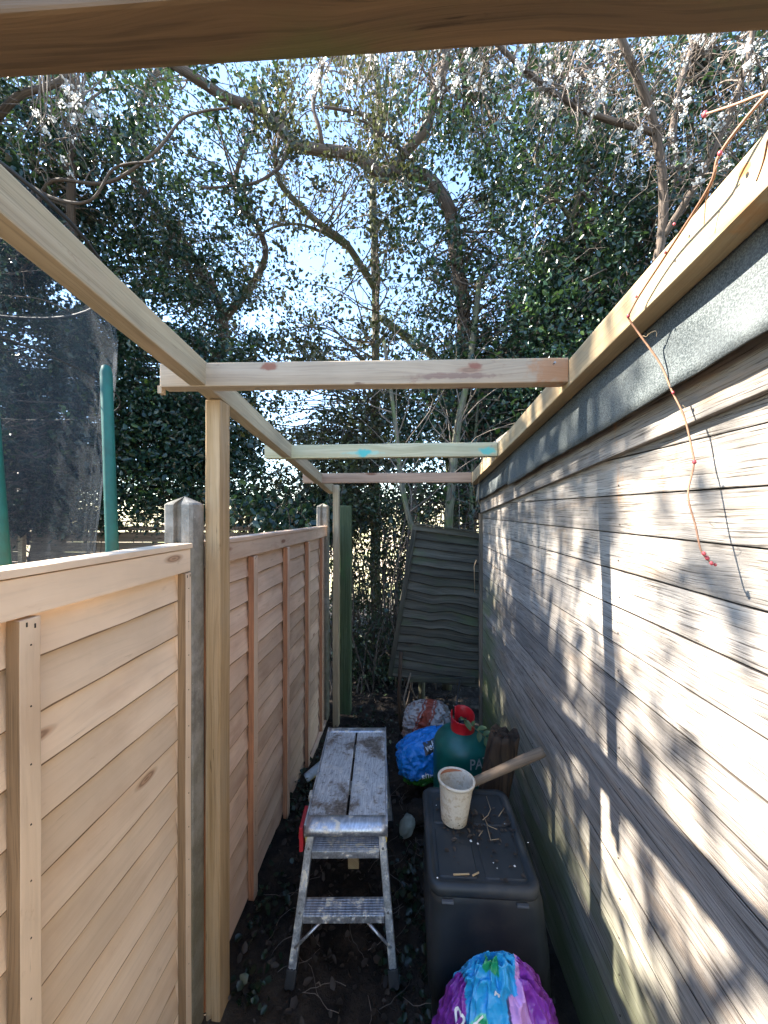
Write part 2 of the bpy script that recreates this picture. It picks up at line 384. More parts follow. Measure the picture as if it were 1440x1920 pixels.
def bark(name, a_, b_, moss=None):
    t = NT(name); o = t.ob(); u = t.uv()
    n = t.noise(t.map(u, (6, 60, 1)), 1, 6, .7); n2 = t.noise(o, 7, 5, .6)
    col = t.mix(t.rng(n, .3, .7), a_, b_)
    if moss: col = t.mix(t.math('MULTIPLY', t.rng(n2, .45, .65), .7), col, moss)
    return t.fin(col, .85, t.bump(n, .6, .01), spec=.2)
M['bark'] = bark('brown_bark', (.055, .042, .035), (.16, .125, .10))
M['bark_moss'] = bark('mossy_bark', (.06, .055, .04), (.15, .14, .10), (.09, .12, .035))
M['twig'] = bark('pale_twig_bark', (.08, .065, .055), (.22, .18, .15))
def leafm(name, d, l, bright, rough=.3, trans=.25):
    t = NT(name); a = t.attr('lv')
    col = t.ramp(a, [(0, d), (.75, l), (1, bright)])
    t.fin(col, rough, spec=.5)
    tr = t.n.new('ShaderNodeBsdfTranslucent'); t.L(t.mix(.5, col, bright), tr.inputs[0])
    mx = t.n.new('ShaderNodeMixShader'); mx.inputs[0].default_value = trans
    t.L(t.bsdf.outputs[0], mx.inputs[1]); t.L(tr.outputs[0], mx.inputs[2]); t.L(mx.outputs[0], t.out.inputs[0])
    return t.m
M['holly'] = leafm('glossy_holly_leaf', (.009, .026, .020), (.018, .046, .026), (.085, .15, .03), .28, .18)
M['olive'] = leafm('olive_leaf', (.022, .028, .016), (.042, .050, .024), (.11, .12, .035), .4, .3)
M['ivy'] = leafm('ivy_leaf', (.006, .014, .007), (.014, .032, .014), (.03, .07, .02), .35, .15)
M['litter'] = leafm('dead_leaf', (.02, .014, .01), (.06, .042, .028), (.18, .14, .10), .7, .1)
M['shrub'] = leafm('hedge_leaf', (.018, .035, .016), (.04, .065, .028), (.12, .11, .04), .35, .25)
M['blossom'] = leafm('white_petal', (.40, .41, .39), (.58, .58, .55), (.70, .69, .66), .6, .45)  # white petals greyed, their backlit shade is put into the colour

def colattr(name, rough=.35, spec=.5, bumpn=True):
    t = NT(name); c = t.attr('col', 'Color'); o = t.ob(); n = t.noise(o, 30, 6, .65); n2 = t.noise(o, 9, 6, .65)
    c = t.mix(.25, c, t.mix(t.rng(n2, .35, .65), (.45, .42, .40), (1.15, 1.15, 1.15)), 'MULTIPLY')
    wv = t.n.new('ShaderNodeVectorMath'); wv.operation = 'ADD'; t.L(o, wv.inputs[0]); t.L(t.map(t.noise(o, 8, 3, .5, 0, True), (.06, .06, .06)), wv.inputs[1])
    e1 = t.vor(wv.outputs[0], 16, 'F1'); e2 = t.vor(wv.outputs[0], 38, 'F1')
    h_ = t.math('ADD', t.math('MULTIPLY', e1, 1.0), t.math('MULTIPLY', e2, .35))
    return t.fin(c, t.rng(n2, .3, .7, rough, rough + .2), t.bump(h_, .8, .022, t.bump(n, .3, .005)), spec=spec)
M['plastic_bag'] = colattr('printed_plastic_sack', .22)
M['dull_bag'] = colattr('dull_printed_sack', .5)

# ================================================================ GROUND
def grid_ground():
    bm = bmesh.new()
    xs = list(np.linspace(-60, -6, 8)) + list(np.linspace(-5, -1, 9)) + list(np.linspace(-.8, .8, 81)) + list(np.linspace(1, 6, 11)) + list(np.linspace(8, 60, 8))
    ys = list(np.linspace(-40, -3, 6)) + list(np.linspace(-2, .4, 5)) + list(np.linspace(.5, 3.6, 150)) + list(np.linspace(3.8, 8, 12)) + list(np.linspace(10, 60, 10)) + [120, 300, 700]
    xs = [-700, -200] + xs + [200, 700]
    V = []
    for y in ys:
        r = []
        for x in xs:
            z = gz(x, y)
            if -1 < x < 1 and .4 < y < 3.7:
                p = Vector((x, y, 0))
                z += .018 * mnoise.noise(p * 4) + .010 * mnoise.noise(p * 13) + .006 * mnoise.noise(p * 31)
            r.append(bm.verts.new((x, y, z)))
        V.append(r)
    for j in range(len(ys) - 1):
        for i in range(len(xs) - 1):
            f = bm.faces.new((V[j][i], V[j][i + 1], V[j + 1][i + 1], V[j + 1][i])); f.smooth = True
    o = obj('ground', bm, M['soil']); tag(o, kind='structure')
grid_ground()

# ================================================================ LEFT FENCE
def lap_panel(name, label, y0, y1, ztop0, ztop1, hgt, xf, mfen, mside, nb, battens, group):
    """overlap fence panel in the plane X = xf (its alley face), from y0 to y1"""
    r = thing(name, label, 'fence panel', (xf, (y0 + y1) / 2, ztop0 - hgt), group)
    Lg = y1 - y0
    def zt(y): return ztop0 + (ztop1 - ztop0) * (y - y0) / Lg
    # boards, waney edged
    bm = bmesh.new(); uv = uvl(bm); n = 60
    pitch = (hgt - .05) / nb
    for k in range(nb):
        ph = random.uniform(0, 50); ox = random.uniform(0, 30); amp = random.uniform(.002, .006)
        rows = []
        for i in range(n + 1):
            y = y0 + .01 + (Lg - .02) * i / n
            zc = zt(y) - .035 - k * pitch
            wav = amp * mnoise.noise(Vector((y * 3.0, ph, 0))) * 2 + .0012 * mnoise.noise(Vector((y * 25, ph, 3)))
            zb = zc - pitch - .012 + wav
            bulge = .002 * mnoise.noise(Vector((y * 4, ph, 7)))
            lip_ = .0035 + .002 * mnoise.noise(Vector((y * 9, ph, 12)))
            rows.append([bm.verts.new((xf - .033, y, zc + .012)), bm.verts.new((xf - .0245 + bulge, y, zc - pitch * .5)),
                         bm.verts.new((xf - .0155 + bulge, y, zb + lip_)), bm.verts.new((xf - .0165 + bulge, y, zb)), bm.verts.new((xf - .030 + bulge, y, zb + .001))])
        for i in range(n):
            for j in range(4):
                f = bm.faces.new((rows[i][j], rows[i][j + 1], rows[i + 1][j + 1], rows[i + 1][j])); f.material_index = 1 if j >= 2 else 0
                for l in f.loops: l[uv].uv = (l.vert.co.y + ox, l.vert.co.z + ox * .37)
    # back skin
    bmesh.ops.recalc_face_normals(bm, faces=bm.faces)
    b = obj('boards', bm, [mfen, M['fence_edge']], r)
    bm = bmesh.new(); box(bm, (xf - .040, (y0 + y1) / 2, (ztop0 + ztop1) / 2 - hgt / 2), (.006, Lg - .004, hgt - .04), 1)
    for ye in (y0 + .012, y1 - .012): box(bm, (xf - .0295, ye, (ztop0 + ztop1) / 2 - hgt / 2), (.026, .02, hgt - .06), 2)
    obj('backing', bm, mfen, r)
    ang = math.atan2(ztop1 - ztop0, Lg); R = Matrix.Translation((0, (y0 + y1) / 2, (ztop0 + ztop1) / 2)) @ Matrix.Rotation(ang, 4, 'X')
    bm = bmesh.new(); box(bm, (xf - .0185, 0, .0135), (.062, Lg, .014), 1, R, .0015, wob=.001, seg=12); obj('capping', bm, mfen, r)
    bm = bmesh.new(); box(bm, (xf - .004, 0, -.028), (.022, Lg, .066), 1, R, .002, wob=.002, seg=14); obj('top_rail', bm, mfen, r)
    bm = bmesh.new(); box(bm, (xf - .004, 0, -hgt + .02), (.024, Lg, .045), 1, R, .002, wob=.002, seg=14); obj('bottom_rail', bm, mfen, r)
    for (yb, wd) in battens:
        bm = bmesh.new(); zc = zt(yb)
        box(bm, (xf - .003, yb, zc - hgt / 2 - .028), (.024, wd, hgt - .075), 2, None, .0015, seg=16, wob=.002)
        for f in bm.faces:
            if f.normal.y < -.7 if f.normal.length else False: f.material_index = 1
        bm.normal_update()
        for f in bm.faces:
            if f.normal.y < -.7: f.material_index = 1
        for zz in [zc - .075, zc - hgt + .11] + [zc - .05 - pitch * (q + .6) for q in range(nb - 1)]:
            for dy in ((-.007, .007) if zz > zc - .08 else (0,)): box(bm, (xf + .0092, yb + dy, zz + random.uniform(-.006, .006)), (.001, .0022, .0075 if dy else .0025), 2, None, 0, mat=2)
        obj('batten', bm, [mfen, mside, M['near_black']], r)
    return r
XF = -.629
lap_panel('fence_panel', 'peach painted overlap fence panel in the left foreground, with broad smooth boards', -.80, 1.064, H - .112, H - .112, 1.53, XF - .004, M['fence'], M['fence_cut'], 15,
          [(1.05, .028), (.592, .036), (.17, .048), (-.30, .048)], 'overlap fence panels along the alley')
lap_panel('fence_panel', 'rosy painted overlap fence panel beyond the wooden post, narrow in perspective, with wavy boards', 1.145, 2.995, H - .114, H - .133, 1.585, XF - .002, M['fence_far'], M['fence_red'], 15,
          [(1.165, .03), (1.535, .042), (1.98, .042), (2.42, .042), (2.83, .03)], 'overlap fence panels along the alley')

def concrete_post(x0, x1, y0, y1, ztop, label):
    r = bmesh.new(); c = .008
    zb = gz(0, y0) - .3; pts = []
    mx = (x0 + x1) / 2; my = (y0 + y1) / 2; sl = .012
    prof = [(x0 + c, y0), (mx - sl, y0), (mx - sl, y0 + .02), (mx + sl, y0 + .02), (mx + sl, y0), (x1 - c, y0), (x1, y0 + c), (x1, y1 - c), (x1 - c, y1), (x0 + c, y1), (x0, y1 - c), (x0, y0 + c)]
    n = 24; rings = []
    for k in range(n + 1):
        z = zb + (ztop - zb) * k / n
        rings.append([r.verts.new((px + .0015 * mnoise.noise(Vector((px * 40, py * 40, z * 9))), py + .0015 * mnoise.noise(Vector((py * 40, px * 40, z * 9 + 5))), z)) for px, py in prof])
    m = len(prof)
    for k in range(n):
        for i in range(m): r.faces.new((rings[k][i], rings[k][(i + 1) % m], rings[k + 1][(i + 1) % m], rings[k + 1][i]))
    t1 = [r.verts.new((mx + (px - mx) * .86, my + (py - my) * .86, ztop + .006)) for px, py in prof]
    ap = r.verts.new((mx, my, ztop + .026))
    for i in range(m):
        r.faces.new((rings[n][i], rings[n][(i + 1) % m], t1[(i + 1) % m], t1[i])); r.faces.new((t1[i], t1[(i + 1) % m], ap))
    bmesh.ops.recalc_face_normals(r, faces=r.faces)
    o = obj('concrete_post', r, M['concrete']); tag(o, label, 'fence post', 'concrete fence posts')
concrete_post(-.713, -.629 + .004, 1.067, 1.142, H + .022, 'larger stained concrete fence post with pointed top behind the near wooden post')
concrete_post(-.713, -.629 + .006, 2.997, 3.09, H + .045, 'distant concrete fence post with pointed top between the far panel and the green post')

# mossy gate post
bm = bmesh.new(); box(bm, (-.497, 3.165, (H + .052 + gz(0, 3.1) - .2) / 2), (.092, .09, H + .052 - gz(0, 3.1) + .2), 2, None, .006, seg=20, wob=.004)
box(bm, (-.497 + .012, 3.165 - .046, (H + .05 + gz(0, 3.1)) / 2), (.004, .003, H - gz(0, 3.1)), 2)
tag(obj('mossy_post', bm, M['mossy_post']), 'thick square wooden post green with algae beside the far concrete post', 'wooden post')

# ================================================================ PERGOLA
pg = thing('pergola', 'unfinished timber pergola frame of side beams, cross joists and posts spanning the alley', 'pergola', (-.59, 1.15, gz(0, 1.1)))
def timber(name, p0, p1, w_, h_, mat, label=None, bev=.004, seg=14, extra=None):
    """beam from p0 to p1 (centres of the section), w_ horizontal width, h_ vertical height"""
    p0, p1 = Vector(p0), Vector(p1); d = p1 - p0; L_ = d.length; q = d.to_track_quat('Y', 'Z').to_matrix().to_4x4()
    Mx = Matrix.Translation((p0 + p1) / 2) @ q
    bm = bmesh.new(); box(bm, (0, 0, 0), (w_, L_, h_), 1, Mx, bev, seg=seg, wob=.0015)
    if extra: extra(bm)
    return obj(name, bm, mat, pg, False, label)
def zb_l(y): return H + .430 - .108 * (y - 1.038) - .035   # centre of left beam
timber('side_beam', (-.5915, .02, zb_l(.02) + .004), (-.5915, 3.0, zb_l(3.0)), .047, .070, M['pergola'], 'side beam above the fence')
timber('side_beam', (.4785, .02, H + .3505 + .035 + .107 * 1.03), (.4785, 2.60, H + .3505 + .035 - .105 * 1.54), .047, .072, M['sun_beam'], 'sunlit side beam along the shed roof edge')
def joist(yl, yr, zl, zr, mat, label, x0=-.704, x1=.4545, h_=.068):
    p0 = Vector((x0, yl, zl)); p1 = Vector((x1, yr, zr)); d = p1 - p0
    bm = bmesh.new(); q = d.to_track_quat('X', 'Z').to_matrix().to_4x4()
    box(bm, (0, 0, 0), (d.length, .047, h_), 0, Matrix.Translation((p0 + p1) / 2) @ q, .0035, seg=16, wob=.0015)
    if 'rough end' in label: box(bm, (-d.length / 2 - .002, -.01, -h_ / 2 - .006), (.012, .02, .022), 2, Matrix.Translation((p0 + p1) / 2) @ q, .001)
    obj('joist', bm, mat, pg, False, label)
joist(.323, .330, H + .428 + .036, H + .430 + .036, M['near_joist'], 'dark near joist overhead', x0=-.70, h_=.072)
joist(1.061, 1.082, H + .394, H + .394, M['joist_grey'], 'wide pale grey joist with a rough end')
joist(1.879, 1.865, H + .3045, H + .306, M['joist_green'], 'green tinted joist with turquoise knots', x0=-.7075)
joist(2.581, 2.574, H + .2345, H + .2345, M['joist_pink'], 'small pinkish joist at the far end', x0=-.705)
def post(x0, x1, y0, y1, ztop, mat, label):
    zb = gz(0, y0) - .12; bm = bmesh.new()
    box(bm, ((x0 + x1) / 2, (y0 + y1) / 2, (zb + ztop) / 2), (x1 - x0, y1 - y0, ztop - zb), 2, None, .004, seg=22, wob=.002)
    return obj('post', bm, mat, pg, False, label)
p_near = post(-.615, -.568, 1.124, 1.190, H + .348, M['amber_post'], 'amber near post')
post(-.567, -.521, 2.934, 3.0, H + .216, M['pergola'], 'slim far post')
# ink stamp and small holes on the near post (right face x=-.568)
bm = bmesh.new(); x_ = -.5668
def yz_quad(y0, z0, y1, z1): box(bm, (x_, (y0 + y1) / 2, (z0 + z1) / 2), (.0006, abs(y1 - y0), abs(z1 - z0)), 2)
zc = H - .80
for (a, b, c, d) in ((1.128, zc, 1.1295, zc + .085), (1.186, zc, 1.1875, zc + .085), (1.128, zc, 1.1875, zc + .0015), (1.128, zc + .084, 1.1875, zc + .0855),
                     (1.150, zc, 1.1512, zc + .085), (1.170, zc, 1.1712, zc + .085), (1.134, zc + .02, 1.146, zc + .022), (1.134, zc + .03, 1.144, zc + .032), (1.134, zc + .045, 1.146, zc + .047),
                     (1.134, zc + .06, 1.142, zc + .062), (1.155, zc + .015, 1.166, zc + .017), (1.155, zc + .028, 1.166, zc + .03), (1.155, zc + .05, 1.166, zc + .053), (1.175, zc + .02, 1.183, zc + .05)):
    yz_quad(a, b, c, d)
o = obj('ink_stamp', bm, M['near_black']); o.parent = p_near; o.matrix_parent_inverse = Matrix.Translation(-Vector(pg.location))
for (yy, zz) in ((1.17, H - .10), (1.15, H - 1.15)):
    bm = bmesh.new(); tube(bm, [(-.570, yy, zz), (-.5665, yy, zz)], .0028, 8)
    o = obj('screw_hole', bm, M['near_black']); o.parent = p_near; o.matrix_parent_inverse = Matrix.Translation(-Vector(pg.location))

for (a, b, d) in ((1041, 679, 1.015), (922, 836, 1.815), (932, 852, 1.815)):
    bm = bmesh.new(); q = P(a, b, d); tube(bm, [q + Vector((0, .01, 0)), q + Vector((0, .0, .0))], .0028, 8); tube(bm, [q + Vector((0, .01, 0)), q + Vector((0, -.001, 0))], .0012, 6)
    obj('screw', bm, M['steel'], pg)
# ================================================================ SHED
XW = .545; YE = 2.63
shed = thing('shed', 'weathered grey timber shed with felted roof edge along the right of the alley', 'shed', (XW + .9, .6, gz(0, 1)))
bm = bmesh.new(); uv = uvl(bm)
kz = 0
for k in range(-19, 4):
    zb0 = H + .0455 + k * .0955; ph = random.uniform(0, 99); nseg = 90; rows = []
    segs = [(-1.6, YE)]
    for i in range(nseg + 1):
        y = -1.6 + (YE + 1.6) * i / nseg
        tl = .006 * (y - 1.5)
        g = .0016 * mnoise.noise(Vector((y * 2.2, ph, 0))) + .0006 * mnoise.noise(Vector((y * 14, ph, 0)))
        b = .0025 * mnoise.noise(Vector((y * 1.7, ph, 9)))
        zb = zb0 + tl + g; zt_ = zb0 + .0955 + tl
        rows.append([bm.verts.new((XW + .013, y, zt_ - .0016)), bm.verts.new((XW + .0012 + b * .3, y, zt_ - .0020)), bm.verts.new((XW + .0008 + b * .6, y, (zb + zt_) / 2)), bm.verts.new((XW + b, y, zb + .003)),
                     bm.verts.new((XW + .001 + b, y, zb + .0012)), bm.verts.new((XW + .013, y, zb + .0005))])
    ox = random.uniform(0, 60)
    for i in range(nseg):
        for j in range(5):
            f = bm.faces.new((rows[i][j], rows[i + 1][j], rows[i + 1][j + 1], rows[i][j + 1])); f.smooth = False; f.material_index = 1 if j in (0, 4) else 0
            for l in f.loops: l[uv].uv = (l.vert.co.y + ox, l.vert.co.z + ox * .61)
    # nail heads, rusty, in columns
    for yn in (2.28, 1.62, .98, .36):
        for dz in (.022,):
            yy = yn + random.uniform(-.006, .006); zz = zb0 + dz + random.uniform(-.004, .006)
            tube(bm, [(XW - .0012, yy, zz), (XW + .004, yy, zz)], .0022, 7, mat=1)
clad = obj('cladding', bm, [M['shed'], M['joint']], shed)
bm = bmesh.new(); box(bm, (XW + .016, (YE - 1.6) / 2, .78), (.008, YE + 1.58, 1.9), 1); obj('dark_lining', bm, M['near_black'], shed)  # dark sheet added behind the boards so the gaps read as shade
bm = bmesh.new()
box(bm, (XW + .9, YE - .004, .88), (1.77, .016, 1.72), 0); box(bm, (XW + 1.8, .5, .9), (.02, YE + 1.58, 1.9), 1); obj('rear_wall', bm, M['shed'], shed)
bm = bmesh.new(); box(bm, (XW - .001, YE + .022, H - .05 - .82), (.038, .034, 1.72), 2, None, .003, seg=16, wob=.003); obj('corner_post', bm, M['back_fence'], shed)
# roof sheet
def froof(y): return H + .368 - .105 * (y - 1.04)
bm = bmesh.new(); uv = uvl(bm)
vs = [bm.verts.new(c) for c in ((XW - .03, -1.65, froof(-1.65) - .01), (XW + 1.9, -1.65, froof(-1.65) + .0), (XW + 1.9, YE + .04, froof(YE)), (XW - .03, YE + .04, froof(YE) - .01))]
v2 = [bm.verts.new(v.co + Vector((0, 0, .02))) for v in vs]
bm.faces.new(vs[::-1]); bm.faces.new(v2)
for i in range(4): bm.faces.new((vs[i], vs[(i + 1) % 4], v2[(i + 1) % 4], v2[i]))
obj('roof', bm, M['felt'], shed)
# felt apron hanging over the roof edge, two sheets
def felt_sheet(y0, y1, xoff, drop):
    bm = bmesh.new(); n = int((y1 - y0) / .02); rows = []; ph = random.uniform(0, 50)
    for i in range(n + 1):
        y = y0 + (y1 - y0) * i / n
        zt_ = froof(y) + .012; zbm = H + .198 - .090 * (y - 1.07) + drop
        r = []
        for j in range(9):
            t = j / 8; z = zt_ + (zbm + .004 * mnoise.noise(Vector((y * 9, ph, 0))) + .004 * mnoise.noise(Vector((y * 3, ph, 4))) - zt_) * t
            x = XW - .031 + xoff - .014 * t + (.007 * t) * mnoise.noise(Vector((y * 5, t * 1.5, ph))) + .0025 * mnoise.noise(Vector((y * 22, t * 3, ph))) * t
            r.append(bm.verts.new((x, y, z)))
        rows.append(r)
    for i in range(n):
        for j in range(8):
            f = bm.faces.new((rows[i][j], rows[i][j + 1], rows[i + 1][j + 1], rows[i + 1][j])); f.smooth = True
    o = obj('roofing_felt', bm, M['felt'], shed); md = o.modifiers.new('t', 'SOLIDIFY'); md.thickness = .003
felt_sheet(-1.6, 1.82, -.003, 0); felt_sheet(1.79, YE + .03, .003, .014)
bm = bmesh.new(); box(bm, (XW + .03, YE + .036, H + .12), (.11, .003, .17), 0, None, 0, seg=4, wob=.004); obj('roofing_felt', bm, M['felt'], shed, label='torn felt flap folded round the shed corner')
# fascia under felt
bm = bmesh.new(); box(bm, (XW - .010, (YE - 1.6) / 2, 0), (.016, YE + 1.6, .10), 1, Matrix.Translation((0, 0, H + .235)) @ Matrix.Translation((0, .5, 0)) @ Matrix.Rotation(-.09, 4, 'X') @ Matrix.Translation((0, -.5, 0)), .002); obj('fascia', bm, M['shed'], shed)

# ================================================================ VINE
vine = thing('vine', 'bare reddish vine shoot hanging from the right beam in front of the shed boards', 'vine', P(1178, 590, .733))
def pth(l): return [P(a, b, d) for a, b, d in l]
def stem(bm, pts, r0, r1, n=5, sides=7, knob=True):
    sp = smooth_path([(p, r0 + (r1 - r0) * i / (len(pts) - 1)) for i, p in enumerate(pts)], n)
    tube(bm, [p for p, r in sp], [r for p, r in sp], sides)
vp = pth([(1560, 60, .40), (1445, 168, .45), (1352, 285, .505), (1330, 350, .53), (1255, 468, .625), (1200, 552, .70), (1180, 588, .722), (1178, 596, .728), (1200, 628, .722), (1238, 682, .705), (1260, 733, .69), (1283, 782, .672), (1297, 840, .66), (1301, 872, .65), (1290, 928, .635), (1304, 985, .62), (1313, 1028, .608), (1322, 1044, .602), (1336, 1058, .597)])
bm = bmesh.new(); stem(bm, vp, .0022, .0013)
stem(bm, pth([(1480, 165, .47), (1440, 172, .49), (1380, 195, .53), (1322, 214, .58)]), .0022, .0015)
stem(bm, pth([(1440, 260, .44), (1432, 300, .455), (1418, 340, .47)]), .0014, .001)
stem(bm, pth([(1345, 310, .51), (1325, 370, .54), (1320, 420, .55)]), .001, .0007)
obj('stem', bm, M['stem_red'], vine)
def blob(bm, p, r, st=(1, 1, 1), sub=1):
    t = bmesh.ops.create_icosphere(bm, subdivisions=sub, radius=r)
    for v in t['verts']:
        v.co = Vector((v.co.x * st[0], v.co.y * st[1], v.co.z * st[2])) * (1 + .25 * mnoise.noise(v.co * 300)) + p
for (a, b, d, r) in ((1322, 214, .58, .0055), (1350, 287, .50, .004), (1264, 420, .60, .0028), (1247, 473, .63, .0028), (1193, 556, .70, .003), (1178, 592, .725, .0045), (1262, 736, .685, .0035), (1302, 866, .645, .0045), (1320, 1038, .60, .0042), (1326, 1046, .60, .0045), (1334, 1056, .597, .004), (1341, 1059, .597, .0032)):
    bm = bmesh.new(); blob(bm, P(a, b, d), r * .72, (1, 1, 1.25), 2); obj('bud', bm, M['bud'], vine, True)
for (a, b, d) in ((1205, 630, .72), (1254, 700, .70), (1280, 760, .675), (1304, 978, .625)):
    p = P(a, b, d)
    if True:
        bm = bmesh.new(); pts = [p]; v = Vector((random.uniform(.2, 1), random.uniform(-1, 0), random.uniform(-1, .3))).normalized()
        for i in range(14):
            v = (v + Vector((random.uniform(-.8, .8), random.uniform(-.8, .8), random.uniform(-.8, .6)))).normalized(); pts.append(pts[-1] + v * .0028)
        tube(bm, pts, .0004, 4); obj('tendril', bm, M['stem_pale'], vine)

# ================================================================ WORK PLATFORM
DZ = H - 1.09
fl, fr, bl, br = P(575, 1552, 1.289), P(721, 1552, 1.289), P(616, 1362, 1.898), P(724, 1362, 1.898)
A = (fl + fr) / 2; B = (bl + br) / 2; ax = (B - A); Lp = ax.length; ax.normalize(); sx = Vector((ax.y, -ax.x, 0)); Wp = .280
plat = thing('work_platform', 'folding aluminium work platform with a muddy two plank deck standing in the alley', 'work platform', (A + B) / 2 - Vector((0, 0, .5)))
PM = Matrix.Translation((A + B) / 2) @ Matrix(((sx.x, ax.x, 0, 0), (sx.y, ax.y, 0, 0), (0, 0, 1, 0), (0, 0, 0, 1)))   # x across, y along, z up
def pp(x, y, z): return PM @ Vector((x, y, z))
lip = .075
for s_ in (-1, 1):
    bm = bmesh.new(); box(bm, (s_ * (Wp / 4 + .002), .0, -.012), (Wp / 2 - .0055, Lp - .10, .024), 1, PM, .003, seg=10)
    for k in range(9):
        box(bm, (s_ * (Wp / 4 + .002) + (k - 4) * .0145, 0, .0004), (.0022, Lp - .105, .0012), 1, PM)
    obj('deck_plank', bm, M['deck'], plat)
for s_, dd in ((-1, .052), (1, .03)):
    bm = bmesh.new(); n = 10; rows = []
    prof = [(0, .0015), (.012, .0025), (.03, .002), (.042, -.001), (.049, -.006), (.053, -.014), (.053, -.030), (.046, -.030)]
    for x in np.linspace(-Wp / 2 - .004, Wp / 2 + .004, 12):
        rows.append([bm.verts.new(pp(x, s_ * (Lp / 2 - .052 + u), v)) for u, v in prof])
    for i in range(11):
        for j in range(len(prof) - 1):
            f = bm.faces.new((rows[i][j], rows[i][j + 1], rows[i + 1][j + 1], rows[i + 1][j])); f.smooth = True
    bmesh.ops.recalc_face_normals(bm, faces=bm.faces)
    o = obj('end_lip', bm, M['alu'], plat); o.modifiers.new('s', 'SOLIDIFY').thickness = .003
for s_ in (-1, 1):
    bm = bmesh.new(); box(bm, (s_ * (Wp / 2 + .003), 0, -.020), (.006, Lp - .02, .046), 1, PM, .0015); obj('side_rail', bm, M['alu'], plat)
def bar(name, p0, p1, w_, d_, mat, parent, bev=.003, label=None, ribs=True):
    """rectangular bar, w_ across platform x, d_ other"""
    p0, p1 = Vector(p0), Vector(p1); d = p1 - p0; dz = d.normalized(); xx = (sx - dz * sx.dot(dz)).normalized(); yy = dz.cross(xx)
    Mx = Matrix(((xx.x, yy.x, dz.x, 0), (xx.y, yy.y, dz.y, 0), (xx.z, yy.z, dz.z, 0), (0, 0, 0, 1))); Mx.translation = (p0 + p1) / 2
    bm = bmesh.new(); box(bm, (0, 0, 0), (w_, d_, d.length), 2, Mx, bev, seg=6)
    if ribs:
        for q in (-.25, .25): box(bm, (w_ * q, 0, 0), (w_ * .16, d_ + .003, d.length), 2, Mx, .0005)
    return obj(name, bm, mat, parent, False, label)
for end in (-1, 1):
    ft = []
    for s_ in (-1, 1):
        top = pp(s_ * (Wp / 2 - .016), end * (Lp / 2 - .045), -.03)
        if end == -1: ft_p = P(545 if s_ < 0 else 739, 1852, 1.247); ft_p.z = gz(0, 1.2) + .012
        else:
            ft_p = pp(s_ * (Wp / 2 + .03), Lp / 2 + .05, -.52); ft_p.z = gz(0, 1.95)
        lg = bar('leg', top, ft_p + (top - ft_p).normalized() * .045, .026, .040, M['alu'], plat)
        bar('foot', ft_p + (top - ft_p).normalized() * .055, ft_p, .034, .048, M['black_rubber'], plat, .004, ribs=True)
        ft.append((top, ft_p))
        # corner bracket, yellowed
        bm = bmesh.new(); box(bm, (s_ * (Wp / 2 + .0), end * (Lp / 2 - .045), -.045), (.007, .05, .05), 1, PM, .002); obj('corner_bracket', bm, M['yellow_tape'], plat)
        for h_ in (.12, .53):
            bm = bmesh.new(); q = top + (ft_p - top) * h_; nrm = ax * end; tube(bm, [q, q + nrm * .0235], .004, 8)
            obj('rivet', bm, M['steel'], plat)
    for zi, dpt in ((.125, .060), (.535, .060)):
        a_, b_ = [t + (f - t) * zi for t, f in ft]; mid = (a_ + b_) / 2; wv = (b_ - a_).length - .026
        T = Matrix.Translation(mid) @ Matrix(((sx.x, ax.x, 0, 0), (sx.y, ax.y, 0, 0), (0, 0, 1, 0), (0, 0, 0, 1)))
        bm = bmesh.new(); box(bm, (0, 0, 0), (wv, dpt, .006), 0, T, .001)
        box(bm, (0, -dpt / 2 * -end, -.010), (wv, .004, .024), 0, T, .001); box(bm, (0, dpt / 2 * -end, -.010), (wv, .004, .024), 0, T, .001)
        for k in range(6): box(bm, (0, -dpt / 2 + .008 + k * .0088, .0035), (wv, .003, .002), 0, T)
        obj('step', bm, M['alu'], plat)
        if zi > .3:
            for s_, (t, f) in zip((-1, 1), ft):
                q = t + (f - t) * .75; e = mid + sx * s_ * wv * .27 + Vector((0, 0, -.024)); e2 = mid + sx * s_ * wv * .18 + Vector((0, 0, -.024))
                off = -ax * end * -.02
                bm = bmesh.new(); 
                for a1, b1 in ((q + off, e + off), (e + off, e2 + off)):
                    d = b1 - a1; tube(bm, [a1, b1], [.006, .006], 4)
                obj('brace', bm, M['alu'], plat)
bm = bmesh.new(); box(bm, (-Wp / 2 - .017, -Lp / 2 + .065, -.055), (.014, .10, .085), 1, PM, .003); box(bm, (-Wp / 2 - .026, -Lp / 2 + .065, -.055), (.006, .07, .02), 1, PM, .001); obj('latch', bm, M['red_plastic'], plat, label='red locking latch')
bm = bmesh.new(); box(bm, (-Wp / 2 - .012, -Lp / 2 + .17, -.02), (.014, .035, .028), 1, PM, .006); obj('hinge_cover', bm, M['pot'], plat)

